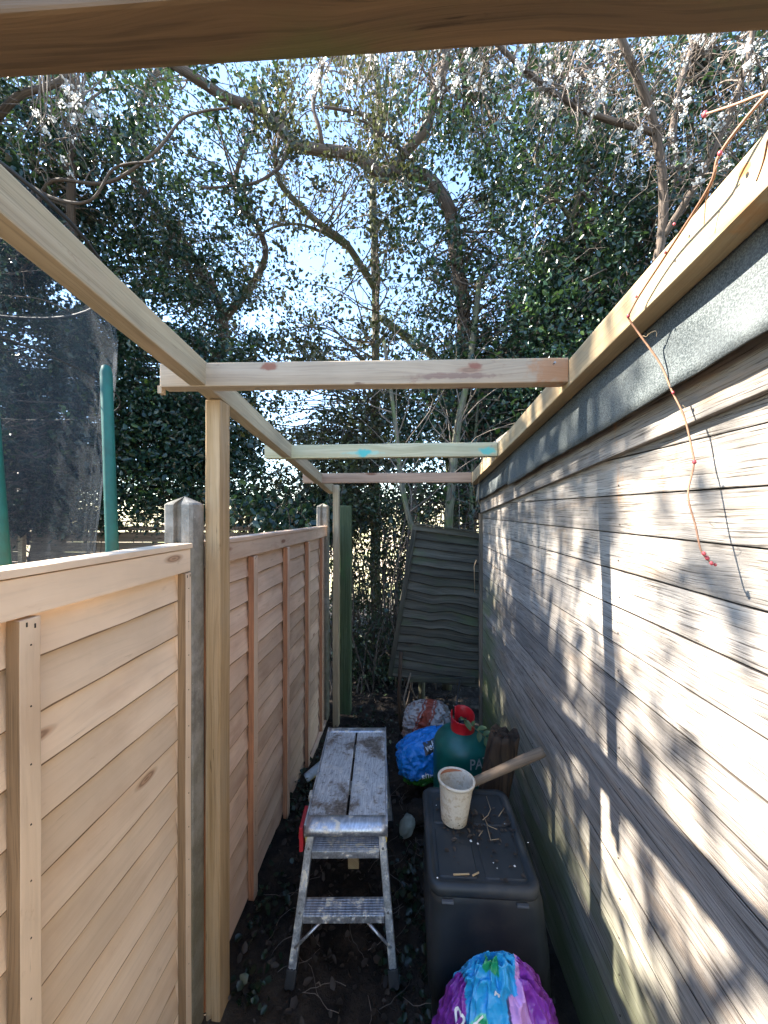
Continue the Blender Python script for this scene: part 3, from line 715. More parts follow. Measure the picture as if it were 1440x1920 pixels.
# ================================================================ STORAGE BOX
LZ = H - 1.045
def LP(px, py): return P(px, py, 1.045 * 700 / (py - 960))
sb = thing('storage_box', 'dark grey plastic storage box with ribbed lid against the shed wall', 'storage box', ((LP(905, 1560)).x, LP(905, 1560).y, gz(0, 1.1)))
x0b, x1b = .076, .372; y0b, y1b = 1.06, 1.425
def rrect(x0, x1, y0, y1, r, n=6):
    pts = []
    for cx, cy, a0 in ((x1 - r, y1 - r, 0), (x0 + r, y1 - r, 90), (x0 + r, y0 + r, 180), (x1 - r, y0 + r, 270)):
        for k in range(n + 1):
            a = math.radians(a0 + 90 * k / n); pts.append((cx + r * math.cos(a), cy + r * math.sin(a)))
    return pts
def loft(bm, levels, cap0=True, cap1=True, mat=0):
    rings = [[bm.verts.new((x, y, z)) for x, y in rrect(a, b, c, d, r)] for (a, b, c, d, r, z) in levels]; m = len(rings[0])
    for i in range(len(rings) - 1):
        for k in range(m):
            f = bm.faces.new((rings[i][k], rings[i][(k + 1) % m], rings[i + 1][(k + 1) % m], rings[i + 1][k])); f.smooth = True; f.material_index = mat
    if cap0: bm.faces.new(rings[0][::-1])
    if cap1: bm.faces.new(rings[-1])
    return rings
gb = gz(0, 1.1)
bm = bmesh.new()
loft(bm, [(x0b + .012, x1b + .02, y0b + .02, y1b, .05, gb - .03), (x0b + .004, x1b + .035, y0b + .006, y1b, .05, gb + .12), (x0b + .004, x1b + .04, y0b + .006, y1b, .05, gb + .19), (x0b - .006, x1b + .045, y0b - .012, y1b, .045, gb + .20), (x0b - .006, x1b + .04, y0b - .012, y1b, .045, gb + .32),
          (x0b - .002, x1b + .022, y0b - .004, y1b - .003, .04, LZ - .06), (x0b + .002, x1b + .008, y0b, y1b - .004, .035, LZ - .022)])
obj('body', bm, M['bin'], sb)
bm = bmesh.new()
loft(bm, [(x0b - .006, x1b + .008, y0b - .010, y1b + .006, .035, LZ - .030), (x0b - .008, x1b + .010, y0b - .012, y1b + .008, .036, LZ - .022), (x0b - .008, x1b + .010, y0b - .012, y1b + .008, .036, LZ - .008), (x0b - .002, x1b + .004, y0b - .006, y1b + .002, .032, LZ - .0005),
          (x0b + .010, x1b - .008, y0b + .008, y1b - .010, .026, LZ), (x0b + .016, x1b - .014, y0b + .014, y1b - .016, .022, LZ - .007)], True, True)
# four raised panels with ribs between
cx = (x0b + x1b) / 2 - .002; cy = y0b + .20
for (a, b) in ((x0b + .024, cx - .010), (cx + .010, x1b - .022)):
    for (c, d) in ((y0b + .022, cy - .008), (cy + .008, y1b - .024)):
        loft(bm, [(a, b, c, d, .010, LZ - .0068), (a + .003, b - .003, c + .003, d - .003, .009, LZ - .0025), ], False, True)
obj('lid', bm, M['bin'], sb)
for xx in (x0b + .045, x1b - .045):
    bm = bmesh.new(); box(bm, (xx, y0b - .010, LZ - .042), (.032, .010, .006), 0, None, .001); obj('lid_clip', bm, M['clip'], sb)
# debris on lid
def rleaf(bm, p, size, nrm=None, curl=.3, mat=0):
    a = random.uniform(0, 6.28); x = Vector((math.cos(a), math.sin(a), random.uniform(-curl, curl))).normalized(); n = Vector((random.uniform(-curl, curl), random.uniform(-curl, curl), 1)).normalized()
    y = n.cross(x).normalized(); L_ = size; W_ = size * .32
    v = [p, p + x * L_ * .3 + y * W_ + n * .15 * L_ * curl, p + x * L_ * .7 + y * W_ * .8 + n * .3 * L_ * curl, p + x * L_, p + x * L_ * .7 - y * W_ * .8 + n * .3 * L_ * curl, p + x * L_ * .3 - y * W_ + n * .15 * L_ * curl]
    vs = [bm.verts.new(q) for q in v]; bm.faces.new((vs[0], vs[1], vs[2], vs[3])); bm.faces.new((vs[0], vs[3], vs[4], vs[5]))
def set_lv(o, lo=0, hi=1):
    me = o.data; a = me.attributes.new('lv', 'FLOAT', 'FACE'); n = len(me.polygons); v = np.repeat(RNG.uniform(lo, hi, n // 2 + 1), 2)[:n]; a.data.foreach_set('value', v)
bm = bmesh.new()
for k in range(120):
    u = random.gauss(.5, .22); v = random.gauss(.5, .12)
    px = cx + (random.random() - .35) * .24; py = cy + random.gauss(.01, .05)
    if random.random() < .35: px = random.uniform(x0b + .02, x1b - .02); py = random.uniform(y0b + .02, y1b - .02)
    rleaf(bm, Vector((min(max(px, x0b + .015), x1b - .02), py, LZ + .001)), random.uniform(.006, .022))
o = obj('leaf_litter', bm, M['litter']); set_lv(o, 0, .8); tag(o, 'crumbled dead leaves scattered over the storage box lid', 'leaf litter', kind='stuff')
bm = bmesh.new()
for l in ([(912, 1497), (920, 1520), (915, 1532), (905, 1540)], [(905, 1530), (915, 1550), (932, 1560)], [(912, 1548), (920, 1580), (935, 1578)], [(905, 1560), (898, 1570)], [(935, 1535), (945, 1520)]):
    tube(bm, [LP(a, b) + Vector((0, 0, .003 + random.uniform(0, .006))) for a, b in l], .0014, 5)
tag(obj('twig_litter', bm, M['stem_pale']), 'thin dry twigs scattered among the dead leaves on the box lid', 'twigs', kind='stuff')
bm = bmesh.new()
for (a, b, r) in ((883, 1577, .0045), (896, 1582, .0035), (925, 1618, .002), (965, 1624, .0035), (932, 1628, .0018), (820, 1646, .0025), (818, 1510, .002), (946, 1545, .0022), (990, 1580, .0018)):
    blob(bm, LP(a, b) + Vector((0, 0, .0005)), r, (1, 1, .3), 1)
tag(obj('white_specks', bm, M['dropping']), 'white bird droppings and specks dotted on the box lid', 'droppings', kind='stuff')
for i, (a, b, c, d) in enumerate(((850, 1641, 880, 1640), (886, 1643, 898, 1637))):
    bm = bmesh.new(); p, q = LP(a, b), LP(c, d); m_ = (p + q) / 2; m_.z = LZ + .002; ang = math.atan2(q.y - p.y, q.x - p.x)
    box(bm, (0, 0, 0), ((q - p).length, .004, .003), 0, Matrix.Translation(m_) @ Matrix.Rotation(ang, 4, 'Z'), .0005)
    tag(obj('wood_splinter', bm, M['offcut']), ('longer thin pale wood splinter lying near the front edge of the box lid', 'shorter pale wood splinter lying slanted on the box lid front')[i], 'splinter')

# pot
pc = LP(851, 1538); pc.z = LZ - .001
pt = thing('plant_pot', 'dirty cream plastic plant pot standing on the storage box lid', 'plant pot', pc)
TM = Matrix.Translation(pc + Vector((0, 0, .001))) @ Matrix.Rotation(math.radians(4), 4, 'Y') @ Matrix.Rotation(math.radians(-3), 4, 'X')
bm = bmesh.new(); r0, r1, hp = .043, .059, .138
lathe(bm, [(.001, .001), (r0 - .004, .001), (r0, .004), (r0 + (r1 - r0) * .3, hp * .3), (r0 + (r1 - r0) * .85, hp * .9), (r1 - .001, hp * .93), (r1 + .003, hp * .935), (r1 + .0045, hp), (r1 + .001, hp + .002), (r1 - .003, hp), (r1 - .005, hp * .9), (r0 + (r1 - r0) * .35 - .002, hp * .38)], 48)
o = obj('shell', bm, M['pot'], None, True); o.matrix_world = TM; o.parent = pt; o.matrix_parent_inverse = Matrix.Translation(-Vector(pt.location))
bm = bmesh.new(); lathe(bm, [(.0005, hp * .47), (.02, hp * .49), (.035, hp * .45), (.048, hp * .43)], 32)
for v in bm.verts: v.co.z += .006 * mnoise.noise(v.co * 60)
o = obj('compost', bm, M['compost'], None, True); o.matrix_world = TM; o.parent = pt; o.matrix_parent_inverse = Matrix.Translation(-Vector(pt.location))
bm = bmesh.new(); rg = []
for k in range(14):
    a = math.radians(60 + k * 8); rg.append([bm.verts.new(Vector((math.cos(a) * (r1 - .0042), math.sin(a) * (r1 - .0042), hp * .985))), bm.verts.new(Vector((math.cos(a) * (r1 - .0062), math.sin(a) * (r1 - .0062), hp * .985 - .010 * math.sin(math.pi * (k + .5) / 14))))])
for k in range(13): bm.faces.new((rg[k][0], rg[k + 1][0], rg[k + 1][1], rg[k][1]))
o = obj('rim_stain', bm, M['terracotta'], None, True); o.matrix_world = TM; o.parent = pt; o.matrix_parent_inverse = Matrix.Translation(-Vector(pt.location))

# handle
bm = bmesh.new(); p0 = P(872, 1482, 1.40); p0.z = LZ + .018; p1 = P(1020, 1408, 1.375); 
tube(bm, [p0 + (p1 - p0) * t for t in (0, .2, .5, .8, .97, 1.0)], [.015, .0155, .0165, .018, .019, .0165], 18)
tag(obj('wooden_handle', bm, M['handle']), 'short round wooden tool handle propped from the box lid against the shed wall', 'tool handle')

# rotten log
def log():
    bm = bmesh.new(); base = P(890, 1600, 1.62); base.z = gz(0, 1.6) - .02; top = P(948, 1374, 1.60)
    n = 22; m = 28; rings = []; uv = uvl(bm)
    for i in range(n + 1):
        t = i / n; c = base + (top - base) * t; r = []
        for k in range(m):
            a = 2 * math.pi * k / m; q = abs(math.cos(a)) ** 4 + abs(math.sin(a)) ** 4; rr = (.070 - .012 * t) / q ** .22
            rr *= 1 + .12 * mnoise.noise(Vector((math.cos(a) * 2, math.sin(a) * 2, t * 1.5))) + .06 * mnoise.noise(Vector((math.cos(a) * 9, math.sin(a) * 9, t * 4)))
            z = 0
            if i >= n - 1: z = .034 * mnoise.noise(Vector((math.cos(a) * 5, math.sin(a) * 5, 2)))
            r.append(bm.verts.new(c + Vector((rr * math.cos(a), rr * .72 * math.sin(a), z))))
        rings.append(r)
    for i in range(n):
        for k in range(m):
            f = bm.faces.new((rings[i][k], rings[i][(k + 1) % m], rings[i + 1][(k + 1) % m], rings[i + 1][k])); f.smooth = True
            for l in f.loops: l[uv].uv = (l.vert.co.z, l.vert.co.x + l.vert.co.y)
    prev = rings[-1]; c = sum((v.co for v in prev), Vector()) / m
    for s_ in (.8, .55, .3):
        r = [bm.verts.new(c + (v.co - c) * (s_ / (1 if prev is rings[-1] else 1)) + Vector((0, 0, .02 * mnoise.noise(v.co * 40 + Vector((s_ * 9, 0, 0))) - .008))) for v in rings[-1]]
        for k in range(m): bm.faces.new((prev[k], prev[(k + 1) % m], r[(k + 1) % m], r[k]))
        prev = r
    bm.faces.new(prev); bmesh.ops.recalc_face_normals(bm, faces=bm.faces)
    tag(obj('rotten_log', bm, M['rotten']), 'dark rotten log standing between the gas cylinder and the shed wall', 'log')
log()

# ================================================================ GAS CYLINDER
gc = Vector((.312, 2.02, gz(0, 2.1)))
gas = thing('gas_cylinder', 'green gas cylinder with a red collar guard behind the storage box', 'gas cylinder', gc)
R_ = .155
bm = bmesh.new(); pr = [(R_ * .9, -.01), (R_ * .92, .02), (R_ * .9, .03), (R_ * .98, .045), (R_, .07)] + [(R_, .07 + .24 * k / 6) for k in range(1, 7)] + [(R_ * 1.006, .315), (R_ * 1.006, .322), (R_, .326), (R_, .40)]
for k in range(1, 13):
    a = math.radians(90 * k / 12); pr.append((max(R_ * math.cos(a), .001), .40 + .095 * math.sin(a)))
lathe(bm, pr, 64, Matrix.Translation(gc)); obj('body', bm, M['gas_green'], gas, True)
bm = bmesh.new(); n = 48; rows = []
for k in range(n + 1):
    a = math.radians(-215 + 340 * k / n); e = min(1, min(k, n - k) / 3)
    hh = .560 + .018 * math.cos(a - math.radians(90)) ; rr = .062
    rows.append([bm.verts.new(gc + Vector((rr * math.cos(a) * q, rr * math.sin(a) * q, z))) for q, z in ((1.12, .468), (1.02, .482), (1.0, .52), (1.0, hh - .005), (1.03, hh), (1.0, hh + .004), (.95, hh), (.95, .50))])
for k in range(n):
    for j in range(7):
        f = bm.faces.new((rows[k][j], rows[k + 1][j], rows[k + 1][j + 1], rows[k][j + 1])); f.smooth = True
for r in (rows[0], rows[-1]): bm.faces.new(r)
bmesh.ops.recalc_face_normals(bm, faces=bm.faces)
obj('collar', bm, M['gas_red'], gas)
bm = bmesh.new(); tube(bm, [gc + Vector((0, 0, .48)), gc + Vector((0, 0, .53))], .018, 12); tube(bm, [gc + Vector((-.02, 0, .53)), gc + Vector((.02, 0, .53))], .014, 12); obj('valve', bm, M['black_rubber'], gas)
def text_mesh(txt, size):
    cu = bpy.data.curves.new('t', 'FONT'); cu.body = txt; cu.size = size; cu.resolution_u = 3
    cu.offset = size * .012
    ob = bpy.data.objects.new('t', cu); C.objects.link(ob); bpy.context.view_layer.update()
    me = bpy.data.meshes.new_from_object(ob.evaluated_get(bpy.context.evaluated_depsgraph_get()))
    bpy.data.objects.remove(ob); bpy.data.curves.remove(cu)
    bm = bmesh.new(); bm.from_mesh(me); bpy.data.meshes.remove(me)
    bmesh.ops.subdivide_edges(bm, edges=[e for e in bm.edges if e.calc_length() > size * .25], cuts=2)
    bmesh.ops.triangulate(bm, faces=bm.faces)
    return bm
def on_cyl(txt, size, zc, a0, name, sq=.8):
    bm = text_mesh(txt, size)
    for v in bm.verts:
        a = a0 + v.co.x * sq / R_; v.co = gc + Vector((math.cos(a) * (R_ + .0012), math.sin(a) * (R_ + .0012), zc + v.co.y))
    obj(name, bm, M['white_paint'], gas)
aP = math.atan2(P(871, 1432, 1.9).y - gc.y, P(871, 1432, 1.9).x - gc.x)
on_cyl('PATIO', .074, H - 1.275 - gc.z, math.radians(-86.5), 'lettering'); on_cyl('GAS', .074, H - 1.36 - gc.z, math.radians(-86.5), 'lettering')
# leafy sprig on the collar
sp = thing('leafy_sprig', 'small green leafy sprig caught on the red collar of the gas cylinder', 'sprig', gc + Vector((.045, -.07, .54)))
def lf(name, p, d, up, L_, W_, parent, mat):
    bm = bmesh.new(); d = Vector(d).normalized(); s_ = d.cross(Vector(up)).normalized(); u = s_.cross(d); rows = []
    for i in range(8):
        t = i / 7; w_ = W_ * math.sin(math.pi * min(1, t * .92 + .06)) ** .8
        c = Vector(p) + d * L_ * t + u * (-.25 * L_ * t * t)
        rows.append([bm.verts.new(c - s_ * w_ + u * w_ * .3), bm.verts.new(c), bm.verts.new(c + s_ * w_ + u * w_ * .3)])
    for i in range(7):
        for j in range(2): bm.faces.new((rows[i][j], rows[i][j + 1], rows[i + 1][j + 1], rows[i + 1][j]))
    o = obj(name, bm, mat, parent, True); o.data.attributes.new('lv', 'FLOAT', 'FACE').data.foreach_set('value', [random.uniform(.8, 1)] * len(o.data.polygons))
    return o
M['sprig'] = leafm('sprig_leaf', (.05, .09, .03), (.10, .16, .06), (.17, .24, .10), .45, .3)
s0 = gc + Vector((.02, -.075, .555))
bm = bmesh.new(); tube(bm, [s0 + Vector((-.02, .01, .02)), s0 + Vector((.015, -.01, -.005)), s0 + Vector((.05, -.015, -.03)), s0 + Vector((.085, -.02, -.055))], .0018, 6); obj('stem', bm, M['stem_pale'], sp)
for (o_, d, L_, W_) in (((-.02, .01, .02), (-.25, -.5, .35), .05, .016), ((-.02, .01, .015), (.5, -.7, -.45), .055, .017), ((.015, -.01, -.005), (.3, -.1, .9), .03, .01), ((.04, -.015, -.02), (.7, -.3, .5), .05, .016), ((.05, -.015, -.03), (-.1, -.6, -.6), .045, .013), ((.085, -.02, -.055), (.6, -.5, -.2), .045, .015), ((.07, -.02, -.045), (.8, .1, .6), .04, .013), ((.085, -.02, -.055), (-.2, -.7, -.8), .04, .013)):
    lf('leaf', s0 + Vector(o_), d, (0, -.3, 1), L_, W_, sp, M['sprig'])

# ================================================================ SACKS
def sack(name, label, c, size, rot, seed, colf, mat, folds=.07, tie=0.0, sub=6, parent=None, flat_=1.0):
    bm = bmesh.new(); bmesh.ops.create_icosphere(bm, subdivisions=sub, radius=1)
    Rm = Matrix.Rotation(rot[2], 3, 'Z') @ Matrix.Rotation(rot[1], 3, 'Y') @ Matrix.Rotation(rot[0], 3, 'X')
    cols = []
    for v in bm.verts:
        u = v.co.copy(); cols.append(colf(u))
        q = (abs(u.x) ** 2.8 + abs(u.y) ** 2.8 + abs(u.z) ** 2.8) ** (1 / 2.8); p = u / q
        if tie: 
            tz = max(0, (p.z + .2) / 1.2); p.x *= 1 - tie * tz ** 1.15; p.y *= 1 - .86 * tz ** 1.3; p.x -= .16 * tz; p.y -= .25 * tz
        a = math.atan2(u.y, u.x)
        rid = 1 - abs(mnoise.noise(Vector((math.cos(a) * 3.2, math.sin(a) * 3.2, u.z * .9 + seed)))) * 2
        rid2 = 1 - abs(mnoise.noise(u * 4.5 + Vector((seed, 3, 1)))) * 2
        rid3 = 1 - abs(mnoise.noise(u * 11 + Vector((seed, 7, 1)))) * 2
        cr = mnoise.voronoi(u * 2.6 + Vector((seed, 0, 0)))[0]; cr2 = mnoise.voronoi(u * 6 + Vector((0, seed, 0)))[0]
        k = 1 + folds * .9 * ((cr[1] - cr[0]) - .3) + folds * .5 * ((cr2[1] - cr2[0]) - .3) + folds * .45 * (rid - .6) + folds * .35 * (rid2 - .6) + folds * .12 * (rid3 - .6)
        p = Vector((p.x * size[0] * k, p.y * size[1] * k, p.z * size[2] * (1 + folds * .5 * (rid2 - .6))))
        v.co = Rm @ p + Vector(c)
    me = bpy.data.meshes.new(name); bm.to_mesh(me); bm.free()
    at = me.color_attributes.new('col', 'FLOAT_COLOR', 'POINT')
    at.data.foreach_set('color', np.array([(*c_, 1) for c_ in cols]).ravel())
    r = thing(name, label, 'sack', (c[0], c[1], c[2] - size[2]))
    o = mobj('sack_body', me, mat, r, True)
    return r, o
BL = (.02, .30, .62); PU = (.20, .035, .33); PK = (.50, .26, .60); GR = (.01, .26, .12); DK = (.03, .04, .12)
def c1(u):
    e = .05 * mnoise.noise(u * 5); x = u.x + e; z = u.z
    g = ((u.x + .40) / .26) ** 2 + ((z - .30) / .27) ** 2
    if u.y < 0 and g < 1: return GR if g < .84 else (.1, .50, .33)
    if u.y < .1 and abs(u.x + .16 + e) < .17 and .84 < z < .955: return GR
    if z > .70 and x < .30 + .5 * (z - .7): return BL
    if x < -.74 + .1 * z: return PU
    if x < .04: return BL
    if x < .08: return DK
    if x < .36 + .1 * z: return PK
    return PU
bc = P(938, 1905, .93); bcz = gz(0, .85) + .248
r_, so_ = sack('compost_sack', 'shiny blue and purple plastic compost sack in the foreground before the storage box', (bc.x + .005, bc.y - .02, bcz), (.178, .13, .270), (0, 0, .05), 3.3, c1, M['plastic_bag'], .15, tie=.50, sub=7)
def on_surface(body, txt, size, org, right, up, mat, parent, name='lettering', lift=.0015):
    """project flat text from outside onto the body"""
    bm = text_mesh(txt, size); dg = bpy.context.evaluated_depsgraph_get(); right = Vector(right).normalized(); up = Vector(up).normalized(); n = right.cross(up)
    bpy.context.view_layer.update()
    inv = body.matrix_world.inverted(); 
    for v in bm.verts:
        p = Vector(org) + right * v.co.x + up * v.co.y + n * .2
        ok, loc, nr, ix = body.ray_cast(inv @ p, (inv.to_3x3() @ (-n)))
        v.co = (body.matrix_world @ loc + n * lift) if ok else p - n * .2
    for v in bm.verts: pass
    return obj(name, bm, mat, parent)
M['ink_white'] = flat('white_print', (.72, .74, .76), .45)
def at_x(px, py, D): return P(px, py, D)
V0 = -FW
on_surface(so_, 'WE', .036, P(884, 1898, .85), (.22, 0, -1), (1, 0, .22), M['ink_white'], r_)
on_surface(so_, 'o', .05, P(855, 1893, .88), (1, -.2, .35), (-.35, 0, 1), M['ink_white'], r_)
on_surface(so_, 'G', .06, P(850, 1925, .88), (1, -.2, .2), (-.2, 0, 1), M['ink_white'], r_)
on_surface(so_, 'M', .016, P(917, 1818, .9), (1, 0, -.2), (.2, 0, 1), M['ink_white'], r_)

def c2(u):
    e = .15 * mnoise.noise(u * 3)
    if u.z > -.05 + e: return (.01, .20, .62)
    if u.z > -.28 + e: return (.02, .17, .50)
    if u.z > -.70 + e: return (.02, .10, .02) if mnoise.noise(u * 6) < .1 else (.04, .16, .02)
    return (.006, .02, .02)
c_ = P(800, 1408, 2.17)
r2, s2 = sack('topsoil_sack', 'bright blue and green plastic soil sack lying left of the gas cylinder', (c_.x + .01, c_.y, c_.z - .02), (.185, .12, .125), (0, math.radians(-16), math.radians(8)), 8.1, c2, M['plastic_bag'], .14)
M['ink_black'] = flat('black_print', (.012, .012, .015), .4)
bm = bmesh.new()
for i in range(11):
    for j in range(5): pass
on_surface(s2, 'velv', .040, P(799, 1402, 2.1), (1, 0, .30), (-.30, 0, 1), M['ink_white'], r2, lift=.004)
def patch(body, org, right, up, w_, h_, mat, parent, lift=.002, name='print_panel'):
    bm = bmesh.new(); right = Vector(right).normalized(); up = Vector(up).normalized(); n = right.cross(up); g = []
    bpy.context.view_layer.update(); inv = body.matrix_world.inverted()
    for i in range(13):
        row = []
        for j in range(7):
            p = Vector(org) + right * w_ * i / 12 + up * h_ * j / 6 + n * .2
            ok, loc, nr, ix = body.ray_cast(inv @ p, inv.to_3x3() @ (-n)); row.append(bm.verts.new(body.matrix_world @ loc + n * lift if ok else p - n * .2))
        g.append(row)
    for i in range(12):
        for j in range(6): bm.faces.new((g[i][j], g[i + 1][j], g[i + 1][j + 1], g[i][j + 1]))
    obj(name, bm, mat, parent, True)
patch(s2, P(797, 1407, 2.1), (1, 0, .30), (-.30, 0, 1), .07, .045, M['ink_black'], r2, .0025)
on_surface(s2, 'shr', .05, P(790, 1449, 2.1), (1, 0, .1), (-.1, 0, 1), M['ink_white'], r2, lift=.004)
WH = (.36, .35, .34); RD = (.26, .045, .02)
def c3(u):
    e = .08 * mnoise.noise(u * 4); s_ = u.x * .75 + .62 * u.z * -1 + e
    d = abs(u.x + .30 + (u.z) * -.45 + e)
    if .0 < d < .16 : return RD
    if .20 < d < .26: return RD
    if u.z < -.5: return RD
    return WH if mnoise.noise(Vector((u.x * 5, u.y * 5, u.z * 26))) < .22 else (.20, .12, .10)
c_ = P(803, 1352, 2.48)
r3, s3 = sack('rubble_sack', 'dirty white and red striped sack lying behind the blue sack and gas cylinder', (c_.x, c_.y, c_.z - .035), (.165, .13, .155), (0, math.radians(-4), math.radians(-10)), 5.7, c3, M['dull_bag'], .13)
# a heap lifting the rear sack
bm = bmesh.new(); bmesh.ops.create_icosphere(bm, subdivisions=4, radius=1)
for v in bm.verts:
    k = 1 + .25 * mnoise.noise(v.co * 2.2) + .12 * mnoise.noise(v.co * 7); v.co = Vector((v.co.x * .22 * k + c_.x + .02, v.co.y * .16 * k + c_.y + .02, max(v.co.z, -.5) * .26 * k + gz(0, 2.5) + .02))
tag(obj('soil_heap', bm, M['soil'], None, True), 'dark heap of soil under the red and white sack', 'soil heap')

# ================================================================ OLD LEANING PANEL
def old_panel():
    TL = P(773, 984, 2.93)
    r = thing('leaning_panel', 'old grey green overlap fence panel leaning askew at the end of the alley', 'fence panel', P(800, 1290, 2.9))
    ang = math.radians(-7.2)          # rotated clockwise
    X_ = Vector((math.cos(ang), .02, math.sin(ang))).normalized(); Dn = Vector((-.165, -.06, -1)).normalized(); N_ = X_.cross(Dn).normalized()
    if N_.y > 0: N_ = -N_
    Wd, Hd = .86, 1.17; nb = 17
    Mx = Matrix(((X_.x, N_.x, -Dn.x, TL.x), (X_.y, N_.y, -Dn.y, TL.y), (X_.z, N_.z, -Dn.z, TL.z), (0, 0, 0, 1)))
    bm = bmesh.new(); uv = uvl(bm); n = 50; pitch = (Hd - .04) / nb
    for k in range(nb):
        ox = random.uniform(0, 30); rows = []
        for i in range(n + 1):
            x = .02 + (Wd - .04) * i / n; mid = math.exp(-((k - 9) / 4.5) ** 2)
            wv = mid * (.018 * math.exp(-((x - .26) / .07) ** 2) * -1 + .012 * math.sin(x * 12 + k * .4)) + .0025 * mnoise.noise(Vector((x * 8, k * 7.3, 0)))
            zt_ = -.03 - k * pitch; zb = zt_ - pitch - .010 + wv
            rows.append([bm.verts.new(Mx @ Vector((x, -.002, zt_ + .01))), bm.verts.new(Mx @ Vector((x, .017, zb + .005))), bm.verts.new(Mx @ Vector((x, .014, zb))), bm.verts.new(Mx @ Vector((x, .001, zb)))])
        for i in range(n):
            for j in range(3):
                f = bm.faces.new((rows[i][j], rows[i][j + 1], rows[i + 1][j + 1], rows[i + 1][j]))
                for l, (a, b) in zip(f.loops, ((i, j), (i, j + 1), (i + 1, j + 1), (i + 1, j))): l[uv].uv = (a * .017 + ox, -k * pitch - b * pitch + ox * .3)
                f.material_index = 1 if j else 0  # dark lips paint the shade lines between the boards
    bmesh.ops.recalc_face_normals(bm, faces=bm.faces)
    obj('boards', bm, [M['old_grey'], M['near_black']], r)
    bm = bmesh.new(); box(bm, (Wd / 2, -.010, -Hd / 2), (Wd - .03, .004, Hd - .04), 0, Mx); obj('backing', bm, M['near_black'], r)
    bm = bmesh.new(); box(bm, (.018, .010, -Hd / 2), (.038, .034, Hd), 2, Mx, .003, seg=14, wob=.003); obj('side_batten', bm, M['old_grey'], r)
    bm = bmesh.new(); box(bm, (Wd - .018, .010, -Hd / 2), (.038, .034, Hd), 2, Mx, .003); obj('side_batten', bm, M['old_grey'], r)
    bm = bmesh.new(); box(bm, (Wd / 2, .012, -.018), (Wd, .03, .042), 0, Mx, .003, seg=14, wob=.003); obj('top_rail', bm, M['old_grey'], r)
    bm = bmesh.new(); box(bm, (Wd / 2 - .03, .02, .010), (Wd - .1, .05, .010), 0, Mx, .002, seg=14, wob=.003); obj('capping', bm, M['old_grey'], r)
    bm = bmesh.new(); box(bm, (.24, .018, -Hd - .015), (.50, .034, .042), 0, Mx @ Matrix.Rotation(math.radians(-8), 4, 'Y'), .006, seg=14, wob=.012); obj('broken_rail', bm, M['old_grey'], r)
old_panel()
bm = bmesh.new(); tube(bm, [P(752, 1222, 2.72), P(748, 1300, 2.66), P(752, 1370, 2.6)], [.014, .014, .012], 8); tag(obj('garden_stake', bm, M['rotten']), 'dark upright stake in front of the lower left corner of the leaning panel', 'stake')
bm = bmesh.new(); tube(bm, [P(770, 1262, 2.75), P(757, 1310, 2.66), P(770, 1385, 2.58)], [.006, .006, .006], 7); tag(obj('thin_cane', bm, M['handle']), 'thin grey cane leaning beside the dark stake at the alley end', 'cane')
bm = bmesh.new(); tube(bm, [P(862, 1275, 2.3), P(858, 1305, 2.2), P(856, 1325, 2.1)], .005, 7); tag(obj('metal_rod', bm, M['black_rubber']), 'thin dark rod standing behind the red gas collar', 'rod')
# hanging hook on tree stem
bm = bmesh.new(); pts = [P(757 + 4 * math.sin(t), 1011 - 7 * math.cos(t), 2.95) for t in np.linspace(0, 5.6, 14)]; tube(bm, pts, .0028, 6); tag(obj('wire_hook', bm, M['hook']), 'small wire loop hanging at the top left of the leaning panel', 'hook')
# thin strings by the shed corner
for l in ([(905, 860), (886, 905), (890, 930)], [(903, 862), (898, 900), (897, 940), (902, 950)], [(893, 1050), (889, 1062), (890, 1112)]):
    bm = bmesh.new(); tube(bm, [P(a, b, 2.35) for a, b in l], .0016, 5)
    lab = {905: 'pale string looping out from the far end of the shed roof', 903: 'pale string hanging straight down the felt at the far shed corner', 893: 'short pale string dangling over the leaning panel near its right batten'}[l[0][0]]
    tag(obj('string', bm, M['stem_pale']), lab, 'string', 'loose strings by the shed corner')
# offcut, tube, stone
def zpt(px, py, z):
    v = (960 - py) / 700; return P(px, py, z / v)
oc = zpt(658, 1585, -1.30); bm = bmesh.new()
box(bm, (0, 0, 0), (.045, .30, .07), 1, Matrix.Translation(zpt(659, 1592, -1.38) + Vector((0, .15, -.035))) @ Matrix.Rotation(.05, 4, 'Z') @ Matrix.Rotation(.12, 4, 'X'), .003)
tag(obj('timber_offcut', bm, M['offcut']), 'pale sawn timber offcut lying beneath the work platform', 'offcut')
tb = thing('sealant_tube', 'grubby white sealant tube with yellow nozzle lying beside the fence bottom', 'sealant tube', zpt(590, 1445, -1.62))
ta, tb_ = zpt(573, 1460, -1.60), zpt(606, 1432, -1.55)
bm = bmesh.new(); tube(bm, [ta, ta + (tb_ - ta) * .1, tb_], [.024, .026, .026], 16); obj('cartridge', bm, flat('sealant_print', (.42, .45, .47), .5, dirt=(.03, .05, .12), dirtamt=1, dscale=24), tb, True)
bm = bmesh.new(); d_ = (tb_ - ta).normalized(); tube(bm, [tb_, tb_ + d_ * .01, tb_ + d_ * .09], [.026, .010, .005], 12); tube(bm, [ta + Vector((.028, .0, -.005)), tb_ + d_ * .06 + Vector((.03, 0, -.01))], .007, 8); obj('nozzle', bm, M['yellow_tape'], tb, True)
bm = bmesh.new(); bmesh.ops.create_icosphere(bm, subdivisions=4, radius=1); sc = zpt(764, 1548, -1.58)
for v in bm.verts:
    k = 1 + .15 * mnoise.noise(v.co * 2) + .04 * mnoise.noise(v.co * 8); v.co = Matrix.Rotation(.5, 3, 'Y') @ Vector((v.co.x * .035 * k, v.co.y * .05 * k, v.co.z * .055 * k)) + sc
tag(obj('stone', bm, M['stone'], None, True), 'pale grey green stone on the soil between the platform and storage box', 'stone')
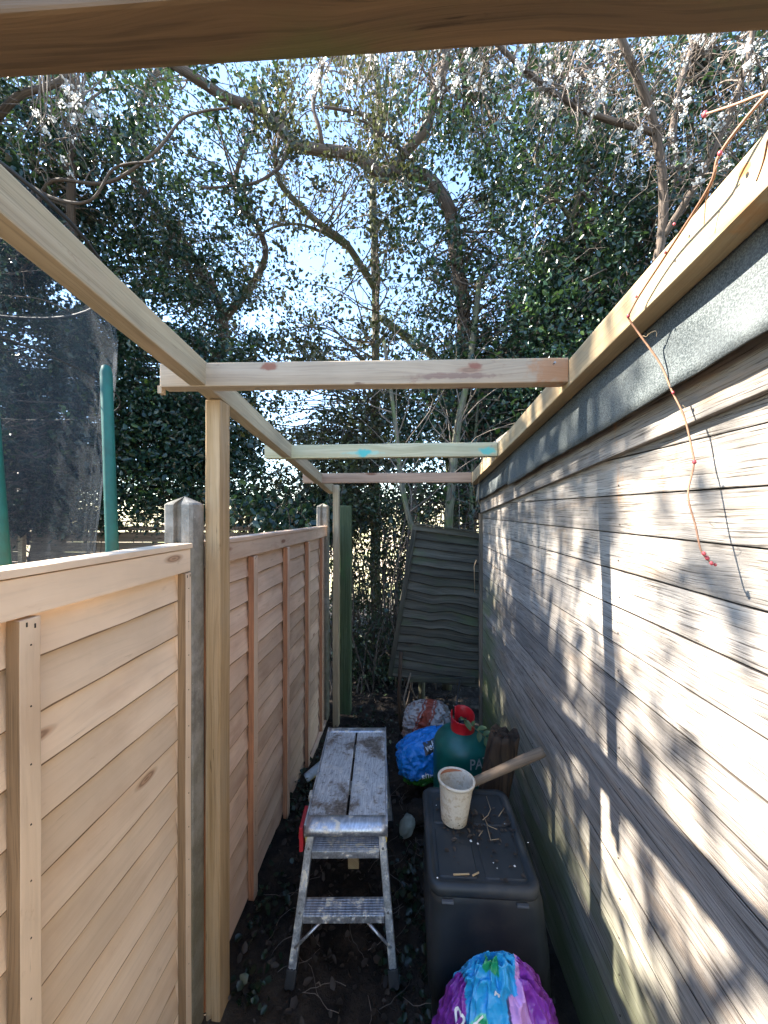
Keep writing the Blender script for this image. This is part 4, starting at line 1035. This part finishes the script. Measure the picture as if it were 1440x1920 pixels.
bm = bmesh.new(); bmesh.ops.create_icosphere(bm, subdivisions=4, radius=1)
for v in bm.verts:
    k = 1 + .25 * mnoise.noise(v.co * 2 + Vector((4, 0, 0))) + .1 * mnoise.noise(v.co * 9); v.co = Vector((v.co.x * .06 * k, v.co.y * .06 * k, v.co.z * .045 * k)) + sc + Vector((.06, .05, .035))
tag(obj('soil_clod', bm, M['soil'], None, True), 'black clod of earth resting against the pale stone', 'clod')

# ================================================================ VECTORISED LEAVES
def leaf_mesh(name, pos, size, mat, parent=None, lv=None, up=.35, aspect=.30, fold=.25, axis=None):
    N = len(pos); pos = np.asarray(pos, float); size = np.asarray(size, float)
    d = RNG.normal(size=(N, 3)) if axis is None else axis + RNG.normal(size=(N, 3)) * .4
    d[:, 2] -= .25; d /= np.linalg.norm(d, axis=1)[:, None]
    n = RNG.normal(size=(N, 3)); n[:, 2] += up * 2; s_ = np.cross(d, n); s_ /= np.linalg.norm(s_, axis=1)[:, None] + 1e-9; n = np.cross(s_, d)
    L_ = size[:, None]; W_ = L_ * aspect * RNG.uniform(.8, 1.25, (N, 1)); F_ = W_ * fold * RNG.uniform(.2, 2, (N, 1)); cv = L_ * RNG.uniform(-.05, .2, (N, 1))
    V = np.empty((N, 6, 3))
    V[:, 0] = pos; V[:, 3] = pos + d * L_ - n * cv
    V[:, 1] = pos + d * L_ * .28 + s_ * W_ + n * F_; V[:, 2] = pos + d * L_ * .68 + s_ * W_ * .8 + n * (F_ - cv * .4)
    V[:, 5] = pos + d * L_ * .28 - s_ * W_ + n * F_; V[:, 4] = pos + d * L_ * .68 - s_ * W_ * .8 + n * (F_ - cv * .4)
    me = bpy.data.meshes.new(name); me.vertices.add(N * 6); me.vertices.foreach_set('co', V.ravel())
    base = np.arange(N) * 6; q = np.stack([base, base + 1, base + 2, base + 3, base, base + 3, base + 4, base + 5], 1).ravel()
    me.loops.add(N * 8); me.loops.foreach_set('vertex_index', q.astype(np.int32))
    me.polygons.add(N * 2); me.polygons.foreach_set('loop_start', (np.arange(N * 2) * 4).astype(np.int32)); me.polygons.foreach_set('loop_total', np.full(N * 2, 4, np.int32))
    me.update(calc_edges=True); me.validate()
    a = me.attributes.new('lv', 'FLOAT', 'FACE'); lv = RNG.beta(1.5, 3, N) if lv is None else lv
    a.data.foreach_set('value', np.repeat(lv, 2).astype(np.float32))
    return mobj(name, me, mat, parent)

# ground litter and ivy in the alley
N = 2600; yy = RNG.uniform(.9, 4.2, N); xx = RNG.uniform(-.60, .5, N); zz = np.array([gz(0, y) for y in yy]) + RNG.uniform(.002, .022, N)
o = leaf_mesh('leaf_litter', np.stack([xx, yy, zz], 1), RNG.uniform(.012, .04, N), M['litter'], None, RNG.beta(1.1, 4, N), up=1.5); tag(o, 'dead leaves and crumbs strewn over the dark soil of the alley', 'leaf litter', kind='stuff')
pts = []
for (px, py, n, s_) in ((765, 1700, 60, .10), (745, 1830, 40, .06), (790, 1880, 50, .07), (560, 1500, 110, .12), (590, 1460, 60, .08), (770, 1620, 40, .07), (500, 1700, 60, .08), (470, 1880, 50, .06), (600, 1420, 60, .1), (690, 1345, 120, .18), (780, 1760, 30, .06)):
    c = zpt(px, py, -1.6)
    for k in range(n): pts.append((c.x + random.gauss(0, s_ * .6), c.y + random.gauss(0, s_), gz(0, c.y) + abs(random.gauss(.015, .02))))
o = leaf_mesh('ivy', pts, RNG.uniform(.015, .034, len(pts)), M['ivy'], None, RNG.uniform(0, .8, len(pts)), up=1.4, aspect=.42); tag(o, 'small ivy and weeds creeping over the alley soil', 'ivy', kind='stuff')
bm = bmesh.new()
for k in range(60):
    c = zpt(random.choice((770, 755, 790, 560, 600, 690, 780)), random.uniform(1380, 1890), -1.6); p = Vector((c.x, c.y, gz(0, c.y) + .012)); a = random.uniform(0, 6.28); L_ = []
    for i in range(9):
        L_.append(p.copy()); a += random.uniform(-.5, .5); p += Vector((math.cos(a) * .02, math.sin(a) * .02, random.uniform(-.004, .005))); p.z = max(p.z, gz(0, p.y) + .008)
    tube(bm, L_, .0012, 4)
tag(obj('root_tangle', bm, M['twig']), 'thin roots and stalks trailing over the alley soil', 'roots', kind='stuff')

# ================================================================ NEIGHBOUR'S BACK FENCE
for i, (xa, xb, lab) in enumerate(((-6.6, -4.6, 'weathered brown board fence panel hidden behind the trampoline net'), (-4.55, -2.75, 'weathered brown board fence panel seen between the net and the green pole'), (-2.68, -.95, 'weathered brown board fence panel right of the green pole, behind the concrete post'))):
    r = thing('garden_fence', lab, 'fence', ((xa + xb) / 2, 4.3, H - 1.7), 'board fence panels behind the trampoline')
    bm = bmesh.new()
    for k in range(12): box(bm, ((xa + xb) / 2, 4.3 + random.uniform(-.003, .003), H - .24 - k * .122 - .06), (xb - xa - .03, .016, .118), 0, Matrix.Rotation(0, 4, 'X'), .002, seg=6, wob=.003)
    obj('boards', bm, M['back_fence'], r)
    bm = bmesh.new(); box(bm, ((xa + xb) / 2, 4.29, H - .195), (xb - xa, .045, .05), 0, None, .003); obj('top_rail', bm, M['back_fence'], r)
    bm = bmesh.new(); box(bm, (xb - .02, 4.275, H - .93), (.06, .05, 1.5), 2, None, .003); obj('fence_post', bm, M['pergola'], r)

# ================================================================ TRAMPOLINE
tc = Vector((-3.2, 1.95, gz(0, 2)))
tr = thing('trampoline', 'garden trampoline with green padded poles and dark safety net beyond the left fence', 'trampoline', tc)
for k, a in enumerate((2, 140, 185, 235, 280)):
    a = math.radians(a)
    b = tc + Vector((1.66 * math.cos(a), 1.66 * math.sin(a), 0)); t = tc + Vector((1.60 * math.cos(a), 1.60 * math.sin(a), H + .84 - tc.z))
    if k == 0: b, t = P(216, 1200, 1.93), P(199, 690, 2.02)
    if k == 4: b, t = P(14, 1200, 1.5), P(-32, 590, 1.56)
    m1 = t + (b - t) * .6
    bm = bmesh.new(); tube(bm, [t + Vector((0, 0, .015)), t + Vector((0, 0, .005)), t + (b - t) * .02, t + (b - t) * .3, m1, b], [.012, .022, .029, .028, .029, .029], 16); obj('pole', bm, M['pole_green'], tr)
    bm = bmesh.new(); lg_ = Vector((b.x, b.y, tc.z)); tube(bm, [Vector((b.x, b.y, b.z)), lg_], .02, 10); obj('leg', bm, M['steel'], tr)
def ring(bm, R, z, r, n=48): tube(bm, [tc + Vector((R * math.cos(2 * math.pi * k / n), R * math.sin(2 * math.pi * k / n), z)) for k in range(n + 1)], r, 10, cap=False)
bm = bmesh.new(); ring(bm, 1.6, .75, .022); obj('frame', bm, M['steel'], tr)
bm = bmesh.new(); lathe(bm, [(.001, .74), (1.3, .74)], 40, Matrix.Translation(tc)); obj('mat', bm, M['mat_black'], tr)
bm = bmesh.new(); lathe(bm, [(1.3, .75), (1.34, .78), (1.58, .78), (1.62, .75)], 40, Matrix.Translation(tc)); obj('edge_pad', bm, M['pole_green'], tr)
def netm():
    t = NT('dark_safety_net'); u = t.uv(); 
    t.fin(t.mix(t.rng(t.noise(t.ob(), 3, 4), .3, .7), (.018, .024, .034), (.040, .052, .066)), .6, spec=.3)
    tp = t.n.new('ShaderNodeBsdfTransparent'); mx = t.n.new('ShaderNodeMixShader')
    wv = t.noise(t.map(t.ob(), (6, 6, 90)), 3, 3)
    t.L(t.rng(wv, .3, .7, .20, .38), mx.inputs[0]); t.L(tp.outputs[0], mx.inputs[1]); t.L(t.bsdf.outputs[0], mx.inputs[2]); t.L(mx.outputs[0], t.out.inputs[0]); return t.m
bm = bmesh.new(); n = 220; mz = 40; rows = []
topz = H + 1.75 - tc.z
for i in range(n):
    a = 2 * math.pi * i / n; r = []
    for j in range(mz + 1):
        t = j / mz; z = .78 + (topz - .78) * t
        dr = .035 * mnoise.noise(Vector((math.cos(a) * 7, math.sin(a) * 7, t * 1.2))) + .015 * mnoise.noise(Vector((math.cos(a) * 22, math.sin(a) * 22, t * 3)))
        rr = 1.09 + .20 * min(1, t * 1.25) + dr * (1.2 - t * .5)
        if t > .72: rr -= .5 * (t - .72) ** 2 * 3
        r.append(bm.verts.new(tc + Vector((rr * math.cos(a), rr * math.sin(a), z))))
    rows.append(r)
for i in range(n):
    for j in range(mz):
        f = bm.faces.new((rows[i][j], rows[(i + 1) % n][j], rows[(i + 1) % n][j + 1], rows[i][j + 1])); f.smooth = True
obj('safety_net', bm, netm(), tr)
bm = bmesh.new(); ring(bm, 1.30, H + .84 - tc.z, .004); ring(bm, 1.22, topz - .02, .012); obj('net_hem', bm, M['mat_black'], tr)

# ================================================================ TREES
CELL_W, CELL_H = 120, 90
DENS = [  # rows from y=0, columns from x=-240 ; coverage 0..1
 [.8,.8,.70,.55,.50,.45,.50,.50,.55,.55,.55,.60,.60,.65,.7,.7],
 [.9,.9,.72,.62,.55,.48,.50,.52,.55,.60,.60,.62,.62,.66,.7,.7],
 [.9,.9,.88,.80,.70,.50,.55,.55,.66,.76,.76,.76,.76,.80,.8,.8],
 [.9,.9,.93,.90,.82,.55,.45,.58,.70,.78,.84,.84,.84,.84,.9,.9],
 [.95,.95,.95,.93,.88,.62,.22,.50,.70,.84,.93,.93,.90,.86,.9,.9],
 [.98,.98,.97,.95,.92,.72,.28,.42,.60,.84,.96,.97,.95,.92,.9,.9],
 [.93,.93,.90,.93,.93,.74,.45,.35,.66,.80,.96,.98,.98,.97,.9,.9],
 [.93,.93,.90,.93,.95,.84,.58,.50,.60,.82,.97,.98,.98,.98,.9,.9],
 [.93,.93,.89,.94,.97,.80,.45,.72,.88,.93,.97,.98,.98,.98,.9,.9],
 [.98,.98,.97,.98,.98,.95,.82,.88,.86,.88,.95,.97,.98,.98,.9,.9],
 [.98,.98,.97,.95,.90,.86,.86,.90,.74,.66,.7,.9,.9,.9,.9,.9],
]
TREES = {}
def T(key, name, label, base, cx, mat, bark_, group='trees beyond the alley'):
    b = Vector(base); TREES[key] = dict(root=thing(name, label, 'tree', b, group), cx=cx, mat=mat, bark=bark_, limbs=[], cl=[], name=name)
def G(px, D):
    p = P(px, 960, D); p.z = gz(0, 3); return p
def limb(key, pts, r0, r1):
    c = [(Vector(p), r0 + (r1 - r0) * (i / max(1, len(pts) - 1)) ** .8) for i, p in enumerate(pts)]
    sp_ = smooth_path(c, 7)
    sp_ = [(p + Vector(mnoise.noise_vector(p * 2.3)) * .03, r * (1 + .12 * mnoise.noise(p * 6))) for p, r in sp_]
    TREES[key]['limbs'].append(sp_)
T('L', 'holly_tree', 'dark holly tree with a thick leaning trunk behind the trampoline net', G(60, 4.9), 60, M['holly'], M['bark'])
T('M', 'holly_tree', 'dark holly tree rising behind the concrete fence post', G(400, 5.6), 330, M['holly'], M['bark'])
T('C', 'ivy_clad_tree', 'slender pale trunked tree in the middle with olive leaves against the sky gap', G(705, 6.0), 640, M['olive'], M['bark_moss'])
T('D', 'gnarled_tree', 'gnarled old tree whose thick arching limb sweeps left across the sky', G(875, 5.2), 860, M['holly'], M['bark'])
T('R', 'evergreen_tree', 'dense glossy evergreen tree behind the far corner of the shed', G(1090, 4.6), 1130, M['holly'], M['bark_moss'])
T('S', 'evergreen_tree', 'evergreen tree above the shed roof at the right edge', G(1420, 4.6), 1420, M['holly'], M['bark'])
limb('L', [G(60, 4.9), P(95, 1000, 4.9), P(110, 880, 4.85), P(70, 770, 4.8), P(20, 690, 4.7), P(-60, 560, 4.5), P(-120, 300, 4.2)], .20, .07)
limb('L', [P(110, 880, 4.85), P(150, 760, 4.7), P(170, 600, 4.5), P(130, 420, 4.2), P(150, 200, 3.9)], .12, .03)
limb('L', [P(-20, 630, 4.6), P(60, 480, 4.2), P(90, 350, 3.8), P(210, 340, 3.6), P(300, 282, 3.5), P(350, 218, 3.5), P(430, 205, 3.5)], .022, .010)
limb('L', [P(-40, 250, 3.4), P(30, 190, 3.3), P(110, 150, 3.3), P(180, 60, 3.3)], .035, .02)
limb('L', [P(60, 350, 3.6), P(110, 375, 3.5), P(170, 372, 3.4), P(215, 318, 3.4), P(290, 300, 3.3)], .018, .008)
limb('M', [G(400, 5.6), P(410, 900, 5.6), P(395, 760, 5.5), P(420, 600, 5.4), P(350, 460, 5.3), P(250, 320, 5.1), P(280, 150, 5.0)], .13, .03)
limb('M', [P(420, 600, 5.4), P(500, 480, 5.3), P(440, 350, 5.0), P(480, 240, 4.9)], .06, .02)
limb('C', [G(705, 6.0), P(703, 900, 6.0), P(704, 700, 6.0), P(703, 500, 5.95), P(700, 330, 5.9), P(712, 200, 5.9), P(690, 40, 5.9)], .085, .045)
limb('C', [P(703, 540, 5.95), P(650, 460, 5.7), P(590, 410, 5.5), P(530, 350, 5.3), P(515, 310, 5.2)], .06, .035)
limb('C', [P(650, 465, 5.7), P(600, 430, 5.4), P(540, 420, 5.2), P(480, 440, 5.0)], .03, .012)
limb('D', [G(875, 5.2), P(880, 900, 5.2), P(870, 700, 5.1), P(866, 560, 5.0), P(850, 430, 4.9), P(832, 375, 4.8), P(792, 330, 4.75), P(740, 322, 4.7), P(718, 328, 4.7), P(660, 292, 4.65), P(590, 278, 4.6), P(545, 268, 4.55), P(505, 222, 4.5), P(450, 195, 4.4), P(400, 170, 4.3), P(340, 128, 4.2), P(250, 60, 4.2)], .105, .05)
limb('D', [P(742, 318, 4.7), P(762, 285, 4.65), P(800, 235, 4.6), P(812, 180, 4.55), P(835, 120, 4.5), P(830, 20, 4.5)], .065, .05)
limb('D', [P(775, 300, 4.6), P(720, 255, 4.5), P(690, 215, 4.45), P(640, 205, 4.4), P(610, 200, 4.4)], .03, .015)
limb('D', [P(545, 270, 4.55), P(530, 300, 4.5), P(515, 322, 4.5), P(470, 345, 4.4), P(380, 352, 4.3)], .035, .012)
limb('D', [P(812, 185, 4.55), P(860, 155, 4.5), P(900, 170, 4.4), P(930, 230, 4.3)], .028, .014)
limb('D', [P(605, 275, 4.6), P(600, 240, 4.5), P(590, 190, 4.5), P(610, 100, 4.5)], .03, .02)
limb('D', [P(832, 372, 4.8), P(780, 350, 4.6), P(740, 320, 4.5), P(700, 240, 4.3), P(670, 222, 4.2)], .022, .01)
limb('C', [G(860, 6.6), P(830, 720, 6.6), P(770, 640, 6.4), P(715, 595, 6.2)], .10, .06)
limb('R', [G(848, 4.6), P(846, 960, 4.6), P(852, 880, 4.7), P(880, 760, 4.8), P(960, 640, 4.8), P(1040, 500, 4.7), P(1090, 330, 4.5), P(1060, 150, 4.3)], .085, .03)
limb('R', [P(1040, 500, 4.7), P(1130, 440, 4.4), P(1210, 400, 4.2), P(1290, 370, 4.0), P(1360, 380, 3.9)], .06, .03)
limb('R', [P(1130, 560, 4.2), P(1085, 440, 4.0), P(1050, 385, 3.9), P(1000, 300, 3.8)], .035, .015)
limb('S', [G(1420, 4.6), P(1420, 800, 4.6), P(1400, 600, 4.5), P(1340, 480, 4.2), P(1280, 380, 4.1), P(1260, 250, 4.0), P(1300, 90, 3.9)], .12, .025)
limb('S', [P(1340, 480, 4.2), P(1250, 420, 4.0), P(1160, 400, 3.9), P(1080, 420, 3.8)], .04, .012)
keys = list(TREES)
NC = 0
for ri, row in enumerate(DENS):
    for ci, cov in enumerate(row):
        x0 = -240 + ci * CELL_W; y0 = ri * CELL_H
        tau = -math.log(max(1e-3, 1 - cov)); dm = 4.9 if 420 < x0 < 900 else 4.5
        area = CELL_W * CELL_H / 490000 * dm * dm
        nleaf = 1.35 * tau * area / .00092 * (1.5 if ri < 7 else 2.1); ncl = max(1, int(nleaf / 34))
        if ri == 0: ncl = int(ncl * .6)
        if ci in (0, 15): ncl = int(ncl * .35)
        for k in range(ncl):
            px = x0 + random.random() * CELL_W; py = y0 + random.random() * CELL_H
            g = mnoise.noise(Vector((px / 75, py / 75, 1.7)))
            if g < -.22 and random.random() < .75 and cov < .96: continue
            D = random.uniform(dm - 1.0, dm + 1.9)
            if 0 <= px <= 620: D = max(D, 4.35 if py > 300 else 3.7)
            p = P(px, py, D)
            if p.z < gz(0, 3) + .1: continue
            kk = min(keys, key=lambda q: abs(px - TREES[q]['cx']) + random.uniform(0, 150))
            TREES[kk]['cl'].append(p)
for kk, t in TREES.items():
    root = t['root']; bm = bmesh.new()
    for sp_ in t['limbs']: tube(bm, [p for p, r in sp_], [r for p, r in sp_], 10)
    obj('trunk', bm, t['bark'], root)
    cl = np.array([tuple(p) for p in t['cl']]); LPn = np.array([(*p, r) for sp_ in t['limbs'] for p, r in sp_])
    # twigs
    bm = bmesh.new()
    for p in cl:
        if random.random() > .6: continue
        d = np.linalg.norm(LPn[:, :3] - p, axis=1) + (LPn[:, 2] > p[2] + .5) * .6; j = int(np.argmin(d)); q = LPn[j]
        if d[j] > 2.6: 
            q = (*(p + RNG.normal(size=3) * np.array([.4, .4, .3])), .012); 
        a = Vector(q[:3]); b = Vector(p); L_ = (b - a).length; mid = (a + b) / 2 + Vector((random.gauss(0, .13), random.gauss(0, .13), random.gauss(.08, .12))) * min(1.2, L_)
        r0 = min(q[3] * .5, .006 + .006 * L_); sp_ = smooth_path([(a, r0), ((a + mid) / 2 + Vector((random.gauss(0, .05), random.gauss(0, .05), random.gauss(0, .05))), r0 * .8), (mid, r0 * .6), (b, .003)], 4)
        tube(bm, [s[0] for s in sp_], [s[1] for s in sp_], 4, cap=False)
        for e in range(3):
            v = Vector(RNG.normal(size=3)).normalized() * random.uniform(.08, .2); s0_ = sp_[random.randint(5, len(sp_) - 1)][0]
            tube(bm, [s0_, s0_ + v + Vector((0, 0, .02)), s0_ + v * 1.8 + Vector((random.gauss(0, .04), 0, random.gauss(-.02, .04)))], [.0035, .0028, .0015], 3, cap=False)
    obj('branches', bm, M['twig'] if kk != 'D' else M['bark'], root)
    n = 34; pos = np.repeat(cl, n, 0); ctr = pos.copy(); pos = pos + RNG.normal(size=pos.shape) * np.array([.105, .105, .085]) * RNG.uniform(.6, 1.25, (len(cl), 1)).repeat(n, 0)
    cl_l = np.clip(RNG.normal(.3, .22, len(cl)), 0, 1).repeat(n); lv = np.clip(cl_l + RNG.normal(0, .14, len(pos)), 0, .85)
    br_ = RNG.random(len(cl)).repeat(n) < (.13 if kk in 'CDR' else .07); lv = np.where(br_, RNG.uniform(.7, 1, len(pos)), lv)
    leaf_mesh('crown', pos, RNG.uniform(.036, .060, len(pos)) * RNG.uniform(.75, 1.6, len(cl)).repeat(n), t['mat'], root, lv, up=.3, aspect=.27); NC += len(pos)
print('leaves', NC)

# hedge / thicket at the alley end and under the trees
def shrub(name, label, boxes, n, mat, size=(.03, .06), stems=60, group=None, lo=0, hi=.9):
    cs = []
    for (px0, px1, py0, py1, d0, d1, q) in boxes:
        for k in range(q): cs.append(P(random.uniform(px0, px1), random.uniform(py0, py1), random.uniform(d0, d1)))
    cs = [c for c in cs if c.z > gz(0, 3) + .03]
    b = Vector((sum(c.x for c in cs) / len(cs), sum(c.y for c in cs) / len(cs), gz(0, 3)))
    r = thing(name, label, 'shrub', b, group); arr = np.array([tuple(c) for c in cs]).repeat(n, 0)
    pos = arr + RNG.normal(size=arr.shape) * .07
    pos[:, 2] = np.maximum(pos[:, 2], gz(0, 3) + .01)
    leaf_mesh('foliage', pos, RNG.uniform(size[0], size[1], len(pos)), mat, r, np.clip(RNG.beta(1.3, 2.5, len(pos)), lo, hi))
    bm = bmesh.new()
    for k in range(stems):
        c = random.choice(cs); a = Vector((c.x + random.gauss(0, .15), c.y + random.gauss(0, .1), gz(0, 3))); m_ = (a + c) / 2 + Vector((random.gauss(0, .12), random.gauss(0, .1), .1))
        sp_ = smooth_path([(a, .008), (m_, .006), (c, .003), (c + Vector((random.gauss(0, .1), 0, random.gauss(.08, .1))), .0015)], 5); tube(bm, [s[0] for s in sp_], [s[1] for s in sp_], 5, cap=False)
    obj('stems', bm, M['bark'], r)
shrub('hedge', 'tangled dark hedge filling the gap between the green post and the leaning panel', [(620, 800, 930, 1240, 3.6, 4.8, 460), (640, 790, 1200, 1300, 3.5, 4.3, 70)], 24, M['shrub'], (.022, .05), 170)
shrub('laurel_shrub', 'dark laurel shrub poking over the far fence panel', [(430, 640, 935, 1010, 3.5, 5.0, 60), (470, 625, 970, 1010, 3.3, 3.6, 14)], 24, M['holly'], (.05, .10), 40)
shrub('thicket', 'thin brambly thicket behind the leaning panel and shed corner', [(760, 900, 880, 1010, 3.5, 5.2, 60)], 22, M['shrub'], (.03, .055), 90)
shrub('fern', 'green fern growing over the brown fence beside the green pole', [(160, 205, 955, 990, 4.1, 4.25, 8)], 26, M['ivy'], (.05, .09), 4, lo=.5, hi=1)
# bare stems near the leaning panel
def stemtree(label, pts, r0, r1):
    r = thing('bare_tree', label, 'tree', pts[0], 'bare trunks at the alley end'); sp_ = smooth_path([(Vector(p), r0 + (r1 - r0) * i / (len(pts) - 1)) for i, p in enumerate(pts)], 6)
    bm = bmesh.new(); tube(bm, [s[0] for s in sp_], [s[1] for s in sp_], 12); obj('trunk', bm, M['bark_moss'], r)
    bm = bmesh.new()
    for k in range(14):
        a, ra = random.choice(sp_[len(sp_) // 3:]); v = Vector(RNG.normal(size=3)); v.z = abs(v.z) + .4; v.normalize(); 
        s2_ = smooth_path([(a, .008), (a + v * .3, .005), (a + v * .6 + Vector((random.gauss(0, .15), 0, .1)), .003), (a + v * .9 + Vector((random.gauss(0, .3), 0, .1)), .0015)], 4); tube(bm, [s[0] for s in s2_], [s[1] for s in s2_], 4, cap=False)
    obj('branches', bm, M['twig'], r)
stemtree('leaning bare grey green trunk left of the leaning panel top', [G(790, 3.3), P(792, 1060, 3.3), P(768, 975, 3.35), P(752, 900, 3.4), P(742, 800, 3.6), P(720, 640, 3.9)], .030, .018)
stemtree('straight mossy trunk directly above the leaning panel', [G(838, 3.6), P(840, 1010, 3.6), P(846, 920, 3.6), P(858, 800, 3.8), P(880, 690, 4.0), P(900, 520, 4.3)], .048, .03)
stemtree('thin trunk just beside the far shed corner', [G(886, 3.9), P(886, 1000, 3.9), P(884, 900, 4.0), P(900, 720, 4.3)], .022, .014)

# blossom trees
def blossom(name, label, base, limbs, regions, per=14):
    r = thing(name, label, 'tree', base, 'white blossom trees'); sps = []
    bm = bmesh.new()
    for pts, r0, r1 in limbs:
        sp_ = smooth_path([(Vector(p), r0 + (r1 - r0) * i / (len(pts) - 1)) for i, p in enumerate(pts)], 6); sps += sp_; tube(bm, [s[0] for s in sp_], [s[1] for s in sp_], 8)
    obj('trunk', bm, M['bark'], r)
    bm = bmesh.new(); cs = []
    LPn = np.array([tuple(p) for p, q in sps])
    for (px0, px1, py0, py1, d0, d1, q) in regions:
        for k in range(q):
            c = P(random.uniform(px0, px1), random.uniform(py0, py1), random.uniform(d0, d1)); cs.append(c)
            j = int(np.argmin(np.linalg.norm(LPn - np.array(c), axis=1))); a = Vector(LPn[j]); L_ = (c - a).length
            mid = (a + c) / 2 + Vector((random.gauss(0, .15), random.gauss(0, .15), random.gauss(.12, .12))) * L_
            sp_ = smooth_path([(a, .007), (mid, .005), (c, .003), (c + Vector((random.gauss(0, .08), random.gauss(0, .05), random.gauss(-.16, .08))), .0012)], 5)
            tube(bm, [s[0] for s in sp_], [s[1] for s in sp_], 4, cap=False)
            for e in range(2):
                s0_ = random.choice(sp_)[0]; v = Vector(RNG.normal(size=3)).normalized() * .15
                tube(bm, [s0_, s0_ + v, s0_ + v * 1.6 + Vector((0, 0, -.05))], [.0025, .002, .001], 3, cap=False)
    obj('branches', bm, M['twig'], r)
    sel = [c for c in cs if random.random() < .24]; arr = np.array([tuple(c) for c in sel]); sub = arr.repeat(3, 0) + RNG.normal(size=(len(arr) * 3, 3)) * np.array([.035, .035, .07])
    pos = sub.repeat(per, 0) + RNG.normal(size=(len(sub) * per, 3)) * .012
    leaf_mesh('blossom', pos, RNG.uniform(.013, .026, len(pos)), M['blossom'], r, RNG.uniform(0, 1, len(pos)), up=.1, aspect=.42)
bbase = G(1180, 3.6)
blossom('blossom_tree', 'white blossoming tree spreading over the top right above the shed', bbase,
        [([bbase, P(1180, 700, 3.5), P(1240, 450, 3.3), P(1230, 250, 3.1), P(1160, 60, 2.9), P(1100, -100, 2.8)], .05, .02), ([P(1240, 450, 3.3), P(1330, 300, 3.0), P(1400, 120, 2.8), P(1420, -60, 2.7)], .03, .012), ([P(1230, 250, 3.1), P(1080, 200, 3.0), P(940, 90, 2.9), P(850, -40, 2.8), P(700, -60, 2.8)], .025, .01)],
        [(950, 1440, 60, 240, 2.6, 3.6, 150), (1150, 1440, 200, 360, 2.8, 3.6, 50), (560, 950, 60, 170, 2.7, 3.5, 70)])
lb = Vector((-5.2, 2.9, gz(0, 3)))
blossom('blossom_tree', 'white blossom sprays of a tree hanging in at the top left corner', lb,
        [([lb, lb + Vector((0, 0, 2.2)), lb + Vector((.6, .0, 3.9)), P(-60, 60, 2.9), P(60, 90, 2.6), P(180, 60, 2.5)], .05, .006)],
        [(60, 110, 190, 230, 2.4, 2.7, 9), (120, 190, 160, 270, 2.4, 2.8, 14)])

# off-frame tree on the left whose crown dapples the shed wall
dt = thing('garden_tree', 'leafy tree standing left of the trampoline, just outside the picture', 'tree', (-5.0, 1.6, gz(0, 2)))
bm = bmesh.new(); sps = []
for pts, r0, r1 in (([(-5.0, 1.6, gz(0, 2)), (-4.9, 1.6, 2.2), (-4.6, 1.7, 3.8), (-4.2, 1.8, 5.2)], .16, .05), ([(-4.7, 1.65, 3.2), (-4.0, 2.3, 4.3), (-3.7, 2.9, 5.0)], .07, .02), ([(-4.6, 1.7, 3.6), (-4.0, 1.2, 4.5), (-3.6, .7, 5.2)], .06, .02)):
    sp_ = smooth_path([(Vector(p), r0 + (r1 - r0) * i / (len(pts) - 1)) for i, p in enumerate(pts)], 6); sps += sp_; tube(bm, [s[0] for s in sp_], [s[1] for s in sp_], 10)
obj('trunk', bm, M['bark'], dt)
def wallpt(y, zrel, t): return Vector((XW, y, H + zrel)) + Vector((-1, .05, .97)) * t
cl = []
for k in range(640):
    y = random.uniform(-.2, 2.9); z = random.uniform(-1.3, .35)
    dn = .07 + .70 * max(0, min(1, (y - .70) / .8)) + .25 * max(0, min(1, (-.75 - z) / .4))
    g = mnoise.noise(Vector((y * 2.6, z * 1.6, 4.0)))
    if random.random() < dn and g > -.12 - .25 * dn: cl.append(tuple(wallpt(y, z, random.uniform(3.9, 5.6))))
cl = np.array(cl); LPn = np.array([tuple(p) for p, q in sps]); bm = bmesh.new()
for c in cl:
    j = int(np.argmin(np.linalg.norm(LPn - c, axis=1))); a, b = Vector(LPn[j]), Vector(c); m_ = (a + b) / 2 + Vector((random.gauss(0, .1), random.gauss(0, .1), random.gauss(.05, .1)))
    sp_ = smooth_path([(a, .013), (m_, .009), (b, .005)], 5); tube(bm, [s[0] for s in sp_], [s[1] for s in sp_], 4, cap=False)
obj('branches', bm, M['bark'], dt)
n = 26; pos = cl.repeat(n, 0) + RNG.normal(size=(len(cl) * n, 3)) * .085
leaf_mesh('crown', pos, RNG.uniform(.05, .08, len(pos)), M['holly'], dt, None, up=.3)
